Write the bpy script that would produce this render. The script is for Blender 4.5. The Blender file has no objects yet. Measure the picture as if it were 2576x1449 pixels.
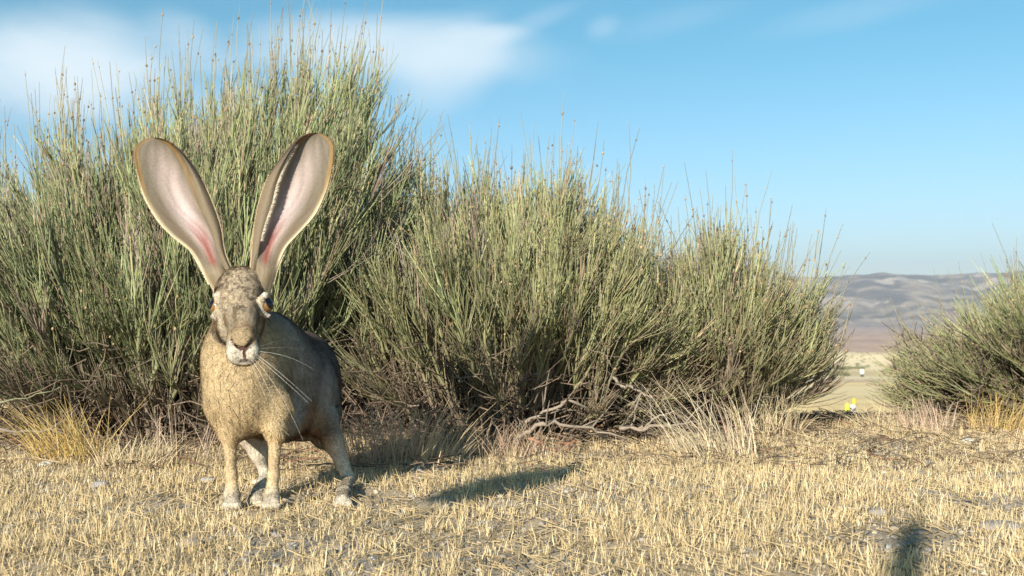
import bpy, math, random
import numpy as np
from mathutils import Vector
rng = np.random.default_rng(7)
random.seed(7)
scene = bpy.context.scene
COL = scene.collection
R = math.radians

# ------------------------------------------------------------------ camera
CAM_H = 0.22
F = 2474.0                     # focal length in units of a 2576 px wide frame
PITCH = math.atan(75.5 / F)
cam_d = bpy.data.cameras.new('camera'); cam = bpy.data.objects.new('camera', cam_d); COL.objects.link(cam)
cam.location = (0, 0, CAM_H); cam.rotation_euler = (R(90) + PITCH, 0, 0)
cam_d.sensor_width = 36.0; cam_d.lens = 36.0 * F / 2576.0
cam_d.clip_start = 0.02; cam_d.clip_end = 60000
cam_d.dof.use_dof = True; cam_d.dof.focus_distance = 1.22; cam_d.dof.aperture_fstop = 14.0
scene.camera = cam

# ------------------------------------------------------------------ world, sun, exposure
AZ, EL = R(27), R(22)          # light travels towards +x,+y ; sun stands behind the camera on its left
w = bpy.data.worlds.new('World'); scene.world = w; w.use_nodes = True
nt = w.node_tree; nt.nodes.clear()
def N(t, typ, **kw):
    n = t.nodes.new(typ)
    for k, v in kw.items(): setattr(n, k, v)
    return n
def math_node(t, op, a, b=None, c=None, clamp=False):
    n = t.nodes.new('ShaderNodeMath'); n.operation = op; n.use_clamp = clamp
    for i, s in enumerate((a, b, c)):
        if s is None: continue
        if isinstance(s, (int, float)): n.inputs[i].default_value = s
        else: t.links.new(s, n.inputs[i])
    return n.outputs[0]
def mix_col(t, fac, a, b, blend='MIX'):
    n = t.nodes.new('ShaderNodeMix'); n.data_type = 'RGBA'; n.blend_type = blend
    for sock, s in ((n.inputs[0], fac), (n.inputs[6], a), (n.inputs[7], b)):
        if isinstance(s, (int, float)): sock.default_value = s
        elif isinstance(s, tuple): sock.default_value = (*s, 1) if len(s) == 3 else s
        else: t.links.new(s, sock)
    return n.outputs[2]
sky = N(nt, 'ShaderNodeTexSky', sky_type='NISHITA'); sky.sun_disc = False
sky.sun_elevation = EL
sky.sun_rotation = math.pi + AZ
sky.altitude = 900; sky.air_density = 1.25; sky.dust_density = 0.7; sky.ozone_density = 2.2
tc = N(nt, 'ShaderNodeTexCoord')
sep = N(nt, 'ShaderNodeSeparateXYZ'); nt.links.new(tc.outputs['Generated'], sep.inputs[0])
ysafe = math_node(nt, 'MAXIMUM', sep.outputs[1], 0.05)
gx = math_node(nt, 'DIVIDE', sep.outputs[0], ysafe); gz_ = math_node(nt, 'DIVIDE', sep.outputs[2], ysafe)
comb = N(nt, 'ShaderNodeCombineXYZ'); nt.links.new(gx, comb.inputs[0]); nt.links.new(gz_, comb.inputs[1])
def noise(t, vec, scale, detail=5, rough=0.55, dist=0.0, out=0):
    n = t.nodes.new('ShaderNodeTexNoise'); n.inputs['Scale'].default_value = scale
    n.inputs['Detail'].default_value = detail; n.inputs['Roughness'].default_value = rough
    n.inputs['Distortion'].default_value = dist
    if vec is not None: t.links.new(vec, n.inputs['Vector'])
    return n.outputs[out]
mp = N(nt, 'ShaderNodeMapping'); nt.links.new(comb.outputs[0], mp.inputs[0])
mp.inputs['Rotation'].default_value = (0, 0, R(-20)); mp.inputs['Scale'].default_value = (1.0, 2.6, 1)
cn = noise(nt, mp.outputs[0], 3.2, 7, 0.55, 0.5)
cn2 = noise(nt, comb.outputs[0], 2.2, 4, 0.5, 0.2)
def blob(px, py, rx, ry, rot, soft=0.6):
    cx, cz = (px - 1288) / F, (800 - py) / F
    c, s = math.cos(R(rot)), math.sin(R(rot))
    dx = math_node(nt, 'SUBTRACT', gx, cx); dz = math_node(nt, 'SUBTRACT', gz_, cz)
    a = math_node(nt, 'ADD', math_node(nt, 'MULTIPLY', dx, c * F / rx), math_node(nt, 'MULTIPLY', dz, s * F / rx))
    b = math_node(nt, 'ADD', math_node(nt, 'MULTIPLY', dx, -s * F / ry), math_node(nt, 'MULTIPLY', dz, c * F / ry))
    r = math_node(nt, 'SQRT', math_node(nt, 'ADD', math_node(nt, 'MULTIPLY', a, a), math_node(nt, 'MULTIPLY', b, b)))
    r = math_node(nt, 'ADD', r, math_node(nt, 'MULTIPLY', math_node(nt, 'SUBTRACT', cn, 0.5), 1.5))
    m = N(nt, 'ShaderNodeMapRange'); m.interpolation_type = 'SMOOTHSTEP'
    nt.links.new(r, m.inputs[0]); m.inputs[1].default_value = 1.0 + soft * .7; m.inputs[2].default_value = 1.0 - soft * 1.35
    return m.outputs[0]
cl = None
for args, amt in (((130, 140, 330, 120, -8), .80), ((60, 215, 240, 90, 0), .55), ((470, 90, 110, 60, -30), .35), ((1010, 110, 360, 75, -4), .62),
                  ((1130, 165, 150, 95, 35), .55), ((850, 120, 300, 90, 0), .4), ((1220, 80, 110, 26, 0), .45), ((1330, 55, 130, 26, 22), .18),
                  ((1520, 60, 50, 30, 20), .20), ((1700, 45, 190, 40, 14), .10), ((2150, 30, 260, 40, 12), .12), ((560, 260, 420, 60, 0), .25)):
    o = math_node(nt, 'MULTIPLY', blob(*args), amt)
    cl = o if cl is None else math_node(nt, 'SUBTRACT', 1.0, math_node(nt, 'MULTIPLY', math_node(nt, 'SUBTRACT', 1.0, cl), math_node(nt, 'SUBTRACT', 1.0, o)))
cl = math_node(nt, 'MULTIPLY', cl, math_node(nt, 'ADD', 0.62, math_node(nt, 'MULTIPLY', cn2, 0.6)), clamp=True)
front = math_node(nt, 'GREATER_THAN', sep.outputs[1], 0.06)
cl = math_node(nt, 'MULTIPLY', cl, front)
tr_ = N(nt, 'ShaderNodeMapRange'); nt.links.new(sep.outputs[2], tr_.inputs[0]); tr_.inputs[1].default_value = 0.0; tr_.inputs[2].default_value = 0.27
SKY_TINT = mix_col(nt, tr_.outputs[0], (0.96, 0.98, 1.19), (0.43, 0.91, 0.95))
tint = mix_col(nt, 1.0, sky.outputs[0], SKY_TINT, 'MULTIPLY')
CLOUD = (6.4, 7.1, 7.5)
skyc = mix_col(nt, cl, tint, CLOUD)
bg = N(nt, 'ShaderNodeBackground'); bg.inputs['Strength'].default_value = 0.078
wo = N(nt, 'ShaderNodeOutputWorld'); nt.links.new(skyc, bg.inputs[0]); nt.links.new(bg.outputs[0], wo.inputs[0])

sl = bpy.data.lights.new('sun', 'SUN'); sun = bpy.data.objects.new('sun', sl); COL.objects.link(sun)
sl.energy = 5.0; sl.angle = R(0.53); sl.color = (1.0, 0.93, 0.80)
sun.rotation_euler = Vector((math.sin(AZ) * math.cos(EL), math.cos(AZ) * math.cos(EL), -math.sin(EL))).to_track_quat('-Z', 'Y').to_euler()
vs = scene.view_settings
scene.display_settings.display_device = 'sRGB'
vs.view_transform = 'Standard'; vs.look = 'None'; vs.exposure = 0.98; vs.gamma = 1.0; vs.use_curve_mapping = False

# ------------------------------------------------------------------ helpers
cp, sp = math.cos(PITCH), math.sin(PITCH)
def P(px, py, d):
    """the point that lies d metres in front of the lens, in the direction of (px,py) of a 2576 x 1449 frame"""
    cx, cz = (px - 1288) / F, (724.5 - py) / F
    y, z = cp - sp * cz, sp + cp * cz
    k = d / y
    return np.array((cx * k, d, CAM_H + z * k))

def vnoise(x, y, seed=0):
    x = np.asarray(x, float); y = np.asarray(y, float)
    xi, yi = np.floor(x), np.floor(y); xf, yf = x - xi, y - yi
    def h(a, b): 
        v = np.sin(a * 127.1 + b * 311.7 + seed * 74.7) * 43758.5453
        return v - np.floor(v)
    u, v = xf * xf * (3 - 2 * xf), yf * yf * (3 - 2 * yf)
    return (h(xi, yi) * (1 - u) + h(xi + 1, yi) * u) * (1 - v) + (h(xi, yi + 1) * (1 - u) + h(xi + 1, yi + 1) * u) * v
def fbm(x, y, oct=4, seed=0):
    s = 0; a = 0.5; t = 0
    for i in range(oct):
        s = s + a * vnoise(np.asarray(x) * 2 ** i, np.asarray(y) * 2 ** i, seed + i); t += a; a *= .5
    return s / t

PD = np.array([0, 2.0, 2.5, 3, 5, 10, 20, 30, 40, 75, 120, 200, 300, 390, 480, 590, 640, 900, 1500, 8000, 40000])
def zz(d, py): return CAM_H - (py - 800) / F * d
PZ = np.array([0, 0, -.035, -.105, -.36, -.93, -1.98, -3.05, zz(40, 1043), zz(75, 1013), zz(120, 991), zz(200, 969), zz(300, 953), zz(390, 945),
               zz(480, 915), zz(590, 886), zz(640, 893), zz(900, 890), zz(1500, 862), zz(8000, 823), zz(8000, 823) - 10])
def ground_z(x, y):
    x = np.asarray(x, float); y = np.asarray(y, float)
    d = np.hypot(x * 0.35, y) 
    z = np.interp(d, PD, PZ)
    r = np.hypot(x, y)
    near = np.clip(1 - r / 40, 0, 1)
    z = z + near * ((fbm(x * 3.1, y * 3.1, 3, 3) - .5) * .022 * np.clip(r / .5, .4, 1) + (fbm(x * 22, y * 22, 2, 9) - .5) * .006)
    far = np.clip((r - 60) / 300, 0, 1) * np.clip(2 - r / 4000, 0, 1)
    z = z + far * (fbm(x / 90, y / 90, 3, 5) - .5) * np.clip(r / 120, 0, 6)
    return z

def link(o, parent=None):
    COL.objects.link(o)
    if parent is not None: o.parent = parent
    return o
def tag(o, label=None, cat=None, group=None, kind=None):
    if label: o['label'] = label
    if cat: o['category'] = cat
    if group: o['group'] = group
    if kind: o['kind'] = kind
    return o
def empty(name, loc=(0, 0, 0)):
    o = bpy.data.objects.new(name, None); o.location = loc; o.empty_display_size = .05
    return link(o)
def mesh_obj(name, verts, faces, mats, parent=None, col=None, smooth=True, midx=None, normals=None, origin=None):
    verts = np.asarray(verts, np.float32)
    if origin is None and parent is not None: origin = np.array(parent.location)
    if origin is not None: verts = verts - np.asarray(origin, np.float32)
    me = bpy.data.meshes.new(name)
    flist = faces if isinstance(faces, list) else [faces]
    flist = [np.asarray(f, np.int32) for f in flist if len(f)]
    nl = sum(f.size for f in flist); nf = sum(len(f) for f in flist)
    me.vertices.add(len(verts)); me.vertices.foreach_set('co', verts.ravel())
    me.loops.add(nl); me.loops.foreach_set('vertex_index', np.concatenate([f.ravel() for f in flist]))
    me.polygons.add(nf)
    tot = np.concatenate([np.full(len(f), f.shape[1], np.int32) for f in flist])
    st = np.concatenate([[0], np.cumsum(tot)[:-1]]).astype(np.int32)
    me.polygons.foreach_set('loop_start', st)
    me.polygons.foreach_set('use_smooth', np.full(nf, smooth))
    if midx is not None: me.polygons.foreach_set('material_index', np.asarray(midx, np.int32))
    me.update(calc_edges=True)
    if col is not None:
        c = np.ones((len(verts), 4), np.float32); c[:, :3] = col
        a = me.color_attributes.new('col', 'FLOAT_COLOR', 'POINT'); a.data.foreach_set('color', c.ravel())
    for m in (mats if isinstance(mats, (list, tuple)) else [mats]): me.materials.append(m)
    if normals is not None: me.normals_split_custom_set_from_vertices(np.asarray(normals, np.float32))
    o = bpy.data.objects.new(name, me)
    if origin is not None and parent is None: o.location = origin
    link(o, parent)
    return o
def unit(v): 
    return v / np.maximum(np.linalg.norm(v, axis=-1, keepdims=True), 1e-9)
def tubes(Pt, Rd, sides=3, col=None):
    """Pt (n,k,3) centre lines, Rd (n,k) radii -> verts, quads, col"""
    n, k, _ = Pt.shape
    T = np.empty_like(Pt); T[:, 1:-1] = Pt[:, 2:] - Pt[:, :-2]; T[:, 0] = Pt[:, 1] - Pt[:, 0]; T[:, -1] = Pt[:, -1] - Pt[:, -2]
    T = unit(T)
    ref = np.where(np.abs(T[:, :1, 2:3]) > .9, np.array([[[1., 0, 0]]]), np.array([[[0, 0, 1.]]]))
    ref = np.broadcast_to(ref, T.shape)
    U = unit(np.cross(T, ref)); V = np.cross(T, U)
    ang = np.arange(sides) * 2 * np.pi / sides
    ring = U[:, :, None] * np.cos(ang)[None, None, :, None] + V[:, :, None] * np.sin(ang)[None, None, :, None]
    v = Pt[:, :, None] + ring * Rd[:, :, None, None]
    idx = np.arange(n * k * sides).reshape(n, k, sides)
    a = idx[:, :-1]; b = idx[:, 1:]
    q = np.stack([a, np.roll(a, -1, 2), np.roll(b, -1, 2), b], -1).reshape(-1, 4)
    c = None
    if col is not None:
        col = np.asarray(col)
        if col.ndim == 2: col = col[:, None]
        c = np.broadcast_to(col[:, :, None], (n, k, sides, 3)).reshape(-1, 3)
    return v.reshape(-1, 3), q, c
class Acc:
    def __init__(s): s.v = []; s.q = []; s.t = []; s.c = []; s.n = 0
    def add(s, v, f, c):
        f = np.asarray(f) + s.n
        (s.q if f.shape[1] == 4 else s.t).append(f); s.v.append(v); s.c.append(np.broadcast_to(c, (len(v), 3))); s.n += len(v)
    def obj(s, name, mat, parent=None, **kw):
        fs = []
        if s.q: fs.append(np.concatenate(s.q))
        if s.t: fs.append(np.concatenate(s.t))
        return mesh_obj(name, np.concatenate(s.v), fs, mat, parent, col=np.concatenate(s.c), **kw)

# ------------------------------------------------------------------ materials
def mat_attr(name, rough=0.8, nscale=0, namt=0.0, bump=0.0, bscale=200, transl=0.0, spec=0.25):
    m = bpy.data.materials.new(name); m.use_nodes = True; t = m.node_tree
    b = t.nodes['Principled BSDF']; b.inputs['Roughness'].default_value = rough
    b.inputs['Specular IOR Level'].default_value = spec
    a = N(t, 'ShaderNodeAttribute', attribute_name='col'); c = a.outputs['Color']
    tcn = N(t, 'ShaderNodeTexCoord')
    if nscale:
        nn = noise(t, tcn.outputs['Object'], nscale, 4, .6)
        f = math_node(t, 'MULTIPLY_ADD', nn, 2 * namt, 1 - namt)
        cmb = N(t, 'ShaderNodeCombineXYZ')
        for i in range(3): t.links.new(f, cmb.inputs[i])
        c = mix_col(t, 1.0, c, cmb.outputs[0], 'MULTIPLY')
    t.links.new(c, b.inputs['Base Color'])
    if bump:
        nb = noise(t, tcn.outputs['Object'], bscale, 3, .6)
        bp = N(t, 'ShaderNodeBump'); bp.inputs['Strength'].default_value = bump; bp.inputs['Distance'].default_value = .002
        t.links.new(nb, bp.inputs['Height']); t.links.new(bp.outputs[0], b.inputs['Normal'])
    if transl:
        tr = N(t, 'ShaderNodeBsdfTranslucent'); t.links.new(c, tr.inputs[0])
        mx = N(t, 'ShaderNodeMixShader'); mx.inputs[0].default_value = transl
        out = t.nodes['Material Output']
        t.links.new(b.outputs[0], mx.inputs[1]); t.links.new(tr.outputs[0], mx.inputs[2]); t.links.new(mx.outputs[0], out.inputs[0])
    return m
M_stem = mat_attr('green_stem', .6, 60, .25, spec=.3)
M_wood = mat_attr('grey_bark', .9, 90, .45, bump=.6, bscale=400)
M_pod = mat_attr('dry_cone', .8)
M_straw = mat_attr('straw', .7, 40, .2, transl=.22)
M_stone = mat_attr('stone', .85, 120, .3, bump=.5, bscale=500)
M_fur = mat_attr('fur', .85, transl=.12, spec=.15)
M_body = mat_attr('short_coat', .9, 260, .25, bump=.8, bscale=900, spec=.1)
M_ear = mat_attr('ear_skin', .55, 420, .28, bump=.4, bscale=900, transl=.28, spec=.35)
M_whisk = mat_attr('whisker', .4)

# ------------------------------------------------------------------ ground, one sheet to the horizon
rad = np.concatenate([np.linspace(.02, .5, 10), np.geomspace(.52, 4, 150), np.geomspace(4.1, 900, 170), np.geomspace(930, 15200, 50)])
angf = np.linspace(R(-48), R(48), 300); angb = np.linspace(R(48), R(312), 70)[1:-1]
ang = np.concatenate([angf, angb])
RR, AA = np.meshgrid(rad, ang, indexing='ij')
GX, GY = RR * np.sin(AA), RR * np.cos(AA)
GZ = ground_z(GX, GY)
na = len(ang); idx = np.arange(RR.size).reshape(RR.shape)
a = idx[:-1]; b = idx[1:]
gq = np.stack([a, b, np.roll(b, -1, 1), np.roll(a, -1, 1)], -1).reshape(-1, 4)[:, ::-1]
gv = np.stack([GX, GY, GZ], -1).reshape(-1, 3)
ctr = np.array([[0, 0, float(ground_z(0, 0))]]); ci = len(gv); gv = np.concatenate([gv, ctr])
gt = np.stack([np.full(na, ci), np.roll(idx[0], -1), idx[0]], -1)[:, ::-1]
gr = RR.ravel(); gxx, gyy = GX.ravel(), GY.ravel()
def zone(d, pts, cols): 
    return np.stack([np.interp(d, pts, [c[i] for c in cols]) for i in range(3)], -1)
soil = (.42, .33, .22); straw = (.50, .37, .18); field = (.86, .61, .29); pale = (.84, .66, .40); plain = (.50, .34, .25); plain2 = (.44, .31, .25)
gc = zone(gr, [0, 2.2, 4, 30, 70, 110, 190, 260, 300, 380, 440, 470, 590, 700, 1200, 8000],
          [soil, soil, straw, field, field, (.74, .56, .30), (.84, .64, .36), field, (.58, .43, .27), pale, (.50, .38, .21), pale, pale, plain, plain, plain2])
nz = fbm(gxx / 25, gyy / 9, 3, 2)[:, None]
gc = gc * (1 + (nz - .5) * .45 * np.clip((gr - 30) / 60, 0, 1)[:, None])
nzl = fbm(gxx / 500, gyy / 220, 4, 12)[:, None]
gc = gc * (1 + (nzl - .5) * .5 * np.clip((gr - 700) / 600, 0, 1)[:, None])
gc = np.concatenate([gc, gc[:1]])
mg = bpy.data.materials.new('dry_soil'); mg.use_nodes = True; t = mg.node_tree; b_ = t.nodes['Principled BSDF']
b_.inputs['Roughness'].default_value = .95; b_.inputs['Specular IOR Level'].default_value = .1
at = N(t, 'ShaderNodeAttribute', attribute_name='col'); tcn = N(t, 'ShaderNodeTexCoord'); ob = tcn.outputs['Object']
n1 = noise(t, ob, 6, 6, .6); n2 = noise(t, ob, 140, 5, .7); n3 = noise(t, ob, .05, 6, .6); n4 = noise(t, ob, 2.2, 4, .6, .3)
cr = N(t, 'ShaderNodeValToRGB'); cr.color_ramp.elements[0].position = .45; cr.color_ramp.elements[1].position = .62; t.links.new(n4, cr.inputs[0])
sepp = N(t, 'ShaderNodeSeparateXYZ'); t.links.new(ob, sepp.inputs[0])
nearm = N(t, 'ShaderNodeMapRange'); t.links.new(sepp.outputs[1], nearm.inputs[0]); nearm.inputs[1].default_value = 2.2; nearm.inputs[2].default_value = 4.0
nearm.inputs[3].default_value = 1; nearm.inputs[4].default_value = 0
gfac = math_node(t, 'MULTIPLY', cr.outputs[0], nearm.outputs[0])
c1 = mix_col(t, math_node(t, 'MULTIPLY', gfac, .75), at.outputs['Color'], (.38, .345, .31))
def grey(t, v):
    c = N(t, 'ShaderNodeCombineXYZ')
    for i in range(3): t.links.new(v, c.inputs[i])
    return c.outputs[0]
c2 = mix_col(t, 1.0, c1, grey(t, math_node(t, 'MULTIPLY_ADD', n2, 1.3, .35)), 'MULTIPLY')
c3 = mix_col(t, 1.0, c2, grey(t, math_node(t, 'MULTIPLY_ADD', n1, .6, .7)), 'MULTIPLY')
c4 = mix_col(t, 1.0, c3, grey(t, math_node(t, 'MULTIPLY_ADD', n3, .5, .75)), 'MULTIPLY')
t.links.new(c4, b_.inputs['Base Color'])
bp = N(t, 'ShaderNodeBump'); bp.inputs['Strength'].default_value = .9; bp.inputs['Distance'].default_value = .006
t.links.new(n2, bp.inputs['Height']); t.links.new(bp.outputs[0], b_.inputs['Normal'])
g = mesh_obj('ground', gv, [gq, gt], mg, col=gc); tag(g, kind='structure')

# ------------------------------------------------------------------ mountains: a long far ridge
def mountains():
    nx, ny = 900, 160
    X = np.linspace(-14000, 16000, nx); Y = np.linspace(7600, 15000, ny)
    XX, YY = np.meshgrid(X, Y, indexing='ij')
    base = zz(8000, 823) - 30
    u = (YY - 7600) / 7400
    px = XX / 11000 * F + 1288
    crest = np.interp(px, [-2000, 600, 1600, 1990, 2080, 2170, 2210, 2290, 2400, 2576, 2900, 4500], [720, 700, 706, 694, 696, 695, 690, 694, 691, 684, 678, 720])
    top = CAM_H + (800 - crest) / F * 11000
    rise = np.interp(u, [0, .12, .28, .46, .56, 1], [0, .10, .42, 1.0, .93, .3])
    rd = 1 - np.abs(2 * fbm(XX / 1500 + u * .8, YY / 2300, 5, 21) - 1)
    rd2 = 1 - np.abs(2 * fbm(XX / 500, YY / 900, 4, 31) - 1)
    rd3 = 1 - np.abs(2 * fbm(XX / 210 + 9, YY / 420, 4, 37) - 1)
    z = base + (top - base) * rise + ((rd - .75) * 300 + (rd2 - .7) * 150 + (rd3 - .7) * 60) * np.clip(u * 5, 0, 1) * np.clip(1.05 - rise * .85, .12, 1)
    v = np.stack([XX, YY, z], -1).reshape(-1, 3)
    idx = np.arange(nx * ny).reshape(nx, ny)
    q = np.stack([idx[:-1, :-1], idx[1:, :-1], idx[1:, 1:], idx[:-1, 1:]], -1).reshape(-1, 4)
    f = fbm(XX / 330, YY / 200, 5, 41).ravel()[:, None]
    f2 = fbm((XX + YY * .6) / 900, (YY - z * 2) / 160, 4, 51).ravel()[:, None]
    c = np.array([.13, .10, .07]) * (1 - np.clip((f - .42) * 6, 0, 1)) + np.array([.36, .27, .19]) * np.clip((f - .42) * 6, 0, 1)
    low = np.clip(1 - u.ravel() / .16, 0, 1)[:, None]
    c = c * (1 - low) + np.array([.36, .26, .21]) * low
    sc = (np.clip((f2 - .62) * 12, 0, 1) * (1 - low)); c = c * (1 - sc) + np.array([.50, .40, .31]) * sc
    m = mat_attr('mountain_rock', .95, .009, .75, spec=.05)
    o = mesh_obj('mountains', v, q, m, col=c); tag(o, kind='structure')
mountains()

# ------------------------------------------------------------------ shrubs (leafless green-stemmed desert shrub)
def bez(P0, P1, P2, k):
    tt = np.linspace(0, 1, k)[None, :, None]
    return (1 - tt) ** 2 * P0[:, None] + 2 * tt * (1 - tt) * P1[:, None] + tt ** 2 * P2[:, None]
ICO = None
def ico():
    global ICO
    if ICO is None:
        p = (1 + 5 ** .5) / 2
        v = np.array([(-1, p, 0), (1, p, 0), (-1, -p, 0), (1, -p, 0), (0, -1, p), (0, 1, p), (0, -1, -p), (0, 1, -p), (p, 0, -1), (p, 0, 1), (-p, 0, -1), (-p, 0, 1)], float)
        f = np.array([(0, 11, 5), (0, 5, 1), (0, 1, 7), (0, 7, 10), (0, 10, 11), (1, 5, 9), (5, 11, 4), (11, 10, 2), (10, 7, 6), (7, 1, 8), (3, 9, 4), (3, 4, 2), (3, 2, 6), (3, 6, 8), (3, 8, 9), (4, 9, 5), (2, 4, 11), (6, 2, 10), (8, 6, 7), (9, 8, 1)])
        ICO = (unit(v), f)
    return ICO
def pellets(pos, size, col, squash=1.0, jit=.25):
    v0, f0 = ico(); n = len(pos)
    v = v0[None] * (1 + rng.uniform(-jit, jit, (n, 12, 1))) * size[:, None, None] * np.array([1, 1, squash])
    v = v + pos[:, None]
    f = (f0[None] + (np.arange(n) * 12)[:, None, None]).reshape(-1, 3)
    return v.reshape(-1, 3), f, np.repeat(col, 12, 0)

def shrub(label, cx, cy, ax, ay, skyline, nb, ntw, lean=.6, base_spread=.45, low=.12, spikes=90, green=(.27, .29, .135), twl=(.05, .13),
          dead=1200, woody=True, xlim=None, pod=.5, front_drop=.5, seed=1, tilt=0.0, brown=1.0):
    r = np.random.default_rng(seed)
    root = empty('desert_shrub', (cx, cy, float(ground_z(cx, cy))))
    tag(root, label, 'shrub', 'leafless green shrubs')
    sx, sy = zip(*skyline)
    phi = r.uniform(0, 2 * np.pi, nb); rho = np.sqrt(r.uniform(0.0, 1, nb))
    tx = cx + ax * rho * np.cos(phi); ty = cy + ay * rho * np.sin(phi)
    px = tx / ty * F + 1288
    sk = 45 + np.interp(px, sx, sy) + (vnoise(px / 42, np.zeros(nb), seed) - .5) * 60
    top = CAM_H + (800 - sk) / F * ty
    fr = np.clip(-np.sin(phi), 0, 1) * rho
    env = 1 - front_drop * fr ** 2 - .18 * np.clip(np.abs(np.cos(phi)) * rho, 0, 1) ** 4
    tz = top * env * r.uniform(.62, 1.0, nb) ** .8
    lowm = r.uniform(0, 1, nb) < low; tz = np.where(lowm, tz * r.uniform(.3, .8, nb), tz)
    P2 = np.stack([tx, ty, tz], -1)
    bx = cx + (tx - cx) * base_spread * r.uniform(.6, 1.2, nb) - tilt; by = cy + (ty - cy) * base_spread * r.uniform(.6, 1.2, nb)
    P0 = np.stack([bx, by, ground_z(bx, by) - .004], -1)
    m = r.uniform(.35, .8, nb)[:, None]
    P1 = P0 * (1 - m) + P2 * m; P1[:, 2] = P2[:, 2] * (1 - lean) * r.uniform(.5, 1.3, nb) + P2[:, 2] * m[:, 0] * lean
    P1 += r.normal(0, .012, P1.shape)
    K = 9
    Bp = bez(P0, P1, P2, K); Bp[:, 1:-1] += r.normal(0, .0035, (nb, K - 2, 3))
    tb = np.linspace(0, 1, K)
    rb = (.0032 * r.uniform(.7, 1.5, nb))[:, None] * (1 - tb) ** .7 + .0010
    wood = np.array([.20, .15, .11]); gcol = np.array(green)
    f = np.clip((tb - .25) / .3, 0, 1)[None, :, None]
    bc = wood * (1 - f) + gcol * f; bc = bc * r.uniform(.7, 1.2, (nb, 1, 1))
    A = Acc(); A.add(*tubes(Bp, rb, 4, bc))
    # thin stems in whorls along the outer part of every branch
    n = nb * ntw
    bi = np.repeat(np.arange(nb), ntw)
    s = r.uniform(.05, 1.0, n) ** .8
    q = 8; s = np.where(r.uniform(0, 1, n) < .6, (np.floor(s * q) + r.uniform(0, .12, n)) / q, s); s = np.clip(s, .05, .995)
    fi = s * (K - 1); i0 = np.minimum(fi.astype(int), K - 2); ff = (fi - i0)[:, None]
    S0 = Bp[bi, i0] * (1 - ff) + Bp[bi, i0 + 1] * ff
    T = unit(Bp[bi, i0 + 1] - Bp[bi, i0])
    d = unit(T + r.normal(0, .20, (n, 3)) + np.array([0, 0, .30]))
    L = r.uniform(twl[0], twl[1], n) * np.repeat(r.uniform(.65, 1.25, nb), ntw) * (.75 + .5 * r.uniform(0, 1, n))
    # keep below the skyline
    d2 = unit(d + np.array([0, 0, .22]) + r.normal(0, .10, (n, 3)))
    p1 = S0 + d * (L * .34)[:, None]; p2 = p1 + unit(d + d2) * (L * .33)[:, None]; p3 = p2 + d2 * (L * .33)[:, None]
    TP = np.stack([S0, p1, p2, p3], 1); TP[:, 1:] += r.normal(0, .0012, (n, 3, 3))
    keep = TP[:, 3, 2] > .015
    if xlim is not None:
        ppx = TP[:, 3, 0] / TP[:, 3, 1] * F + 1288; keep &= (ppx < xlim[1]) & (ppx > xlim[0])
    TP = TP[keep]; n = len(TP)
    rt = (r.uniform(.0007, .0013, n))[:, None] * np.array([1.0, .95, .85, .5])
    kind = r.uniform(0, 1, n)
    base = np.where((kind < .74)[:, None], gcol, np.where((kind < .88)[:, None], np.array([.35, .33, .18]), np.array([.34, .25, .17])))
    btone = r.uniform(.62, 1.3, (nb, 1)); bdead = (r.uniform(0, 1, (nb, 1)) < .09)
    bk_ = bi[keep]; base = np.where(bdead[bk_] & (r.uniform(0, 1, (n, 1)) < .8), np.array([.27, .215, .165]), base) * btone[bk_]
    base = base * r.uniform(.65, 1.35, (n, 1)) * (1 + r.normal(0, .05, (n, 3)))
    lo = brown * np.clip((.14 - TP[:, 0, 2]) / .09, 0, 1)[:, None]; base = base * (1 - lo * .8) + np.array([.25, .19, .135]) * lo * .8
    tc_ = base[:, None] * np.array([.85, 1, 1.05, 1.15])[None, :, None]
    A.add(*tubes(TP, rt, 3, tc_))
    # long bare tips that stand above the crown, with small dry cones at the nodes
    if spikes:
        tpx = TP[:, 3, 0] / TP[:, 3, 1] * F + 1288; tpy = 800 - (TP[:, 3, 2] - CAM_H) / TP[:, 3, 1] * F
        cand = np.flatnonzero(tpy < np.interp(tpx, sx, sy) + 45); o = r.choice(cand, min(spikes, len(cand)), replace=False); spikes = len(o)
        Q0 = TP[o, 2]; dd = unit(TP[o, 3] - TP[o, 2] + np.array([0, 0, .05])); LL = (.03 + .17 * r.uniform(0, 1, spikes) ** 1.5)[:, None]
        Q1 = Q0 + dd * LL * .5; Q2 = Q1 + unit(dd + r.normal(0, .1, dd.shape)) * LL * .5
        SP = np.stack([Q0, Q1, Q2], 1)
        A.add(*tubes(SP, np.broadcast_to([.0011, .0009, .0005], (spikes, 3)), 3, np.array([.30, .27, .17]) * r.uniform(.6, 1.2, (spikes, 1))))
        w_ = r.uniform(0, 1, (spikes, 1)); pods = np.concatenate([Q1 + (Q2 - Q1) * w_, TP[r.choice(len(TP), int(spikes * 6)), 3], Q0[: spikes // 2]])
        zt = pods[:, 2] > .12; pods = pods[zt]
        v, f_, c = pellets(pods, r.uniform(.0011, .0027, len(pods)), np.array([.34, .23, .13]) * r.uniform(.4, 1.4, (len(pods), 1)), 1.3)
        Bq = Acc(); Bq.add(v, f_, c); tag(Bq.obj('dry_cones', M_pod, root), kind='stuff')
    A.obj('stems', M_stem, root)
    # woody trunks and dead twigs low inside
    nw = 34
    ph = r.uniform(0, 2 * np.pi, nw); rr = r.uniform(.35, .8, nw)
    e = np.stack([cx + ax * rr * np.cos(ph), cy + ay * rr * np.sin(ph), r.uniform(.03, .16, nw)], -1)
    s0 = np.stack([cx + ax * .12 * np.cos(ph), cy + ay * .15 * np.sin(ph), np.full(nw, -.01)], -1)
    mid = (s0 + e) / 2 + r.normal(0, .03, (nw, 3)); mid[:, 2] = np.abs(mid[:, 2]) * .7 + .02
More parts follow.
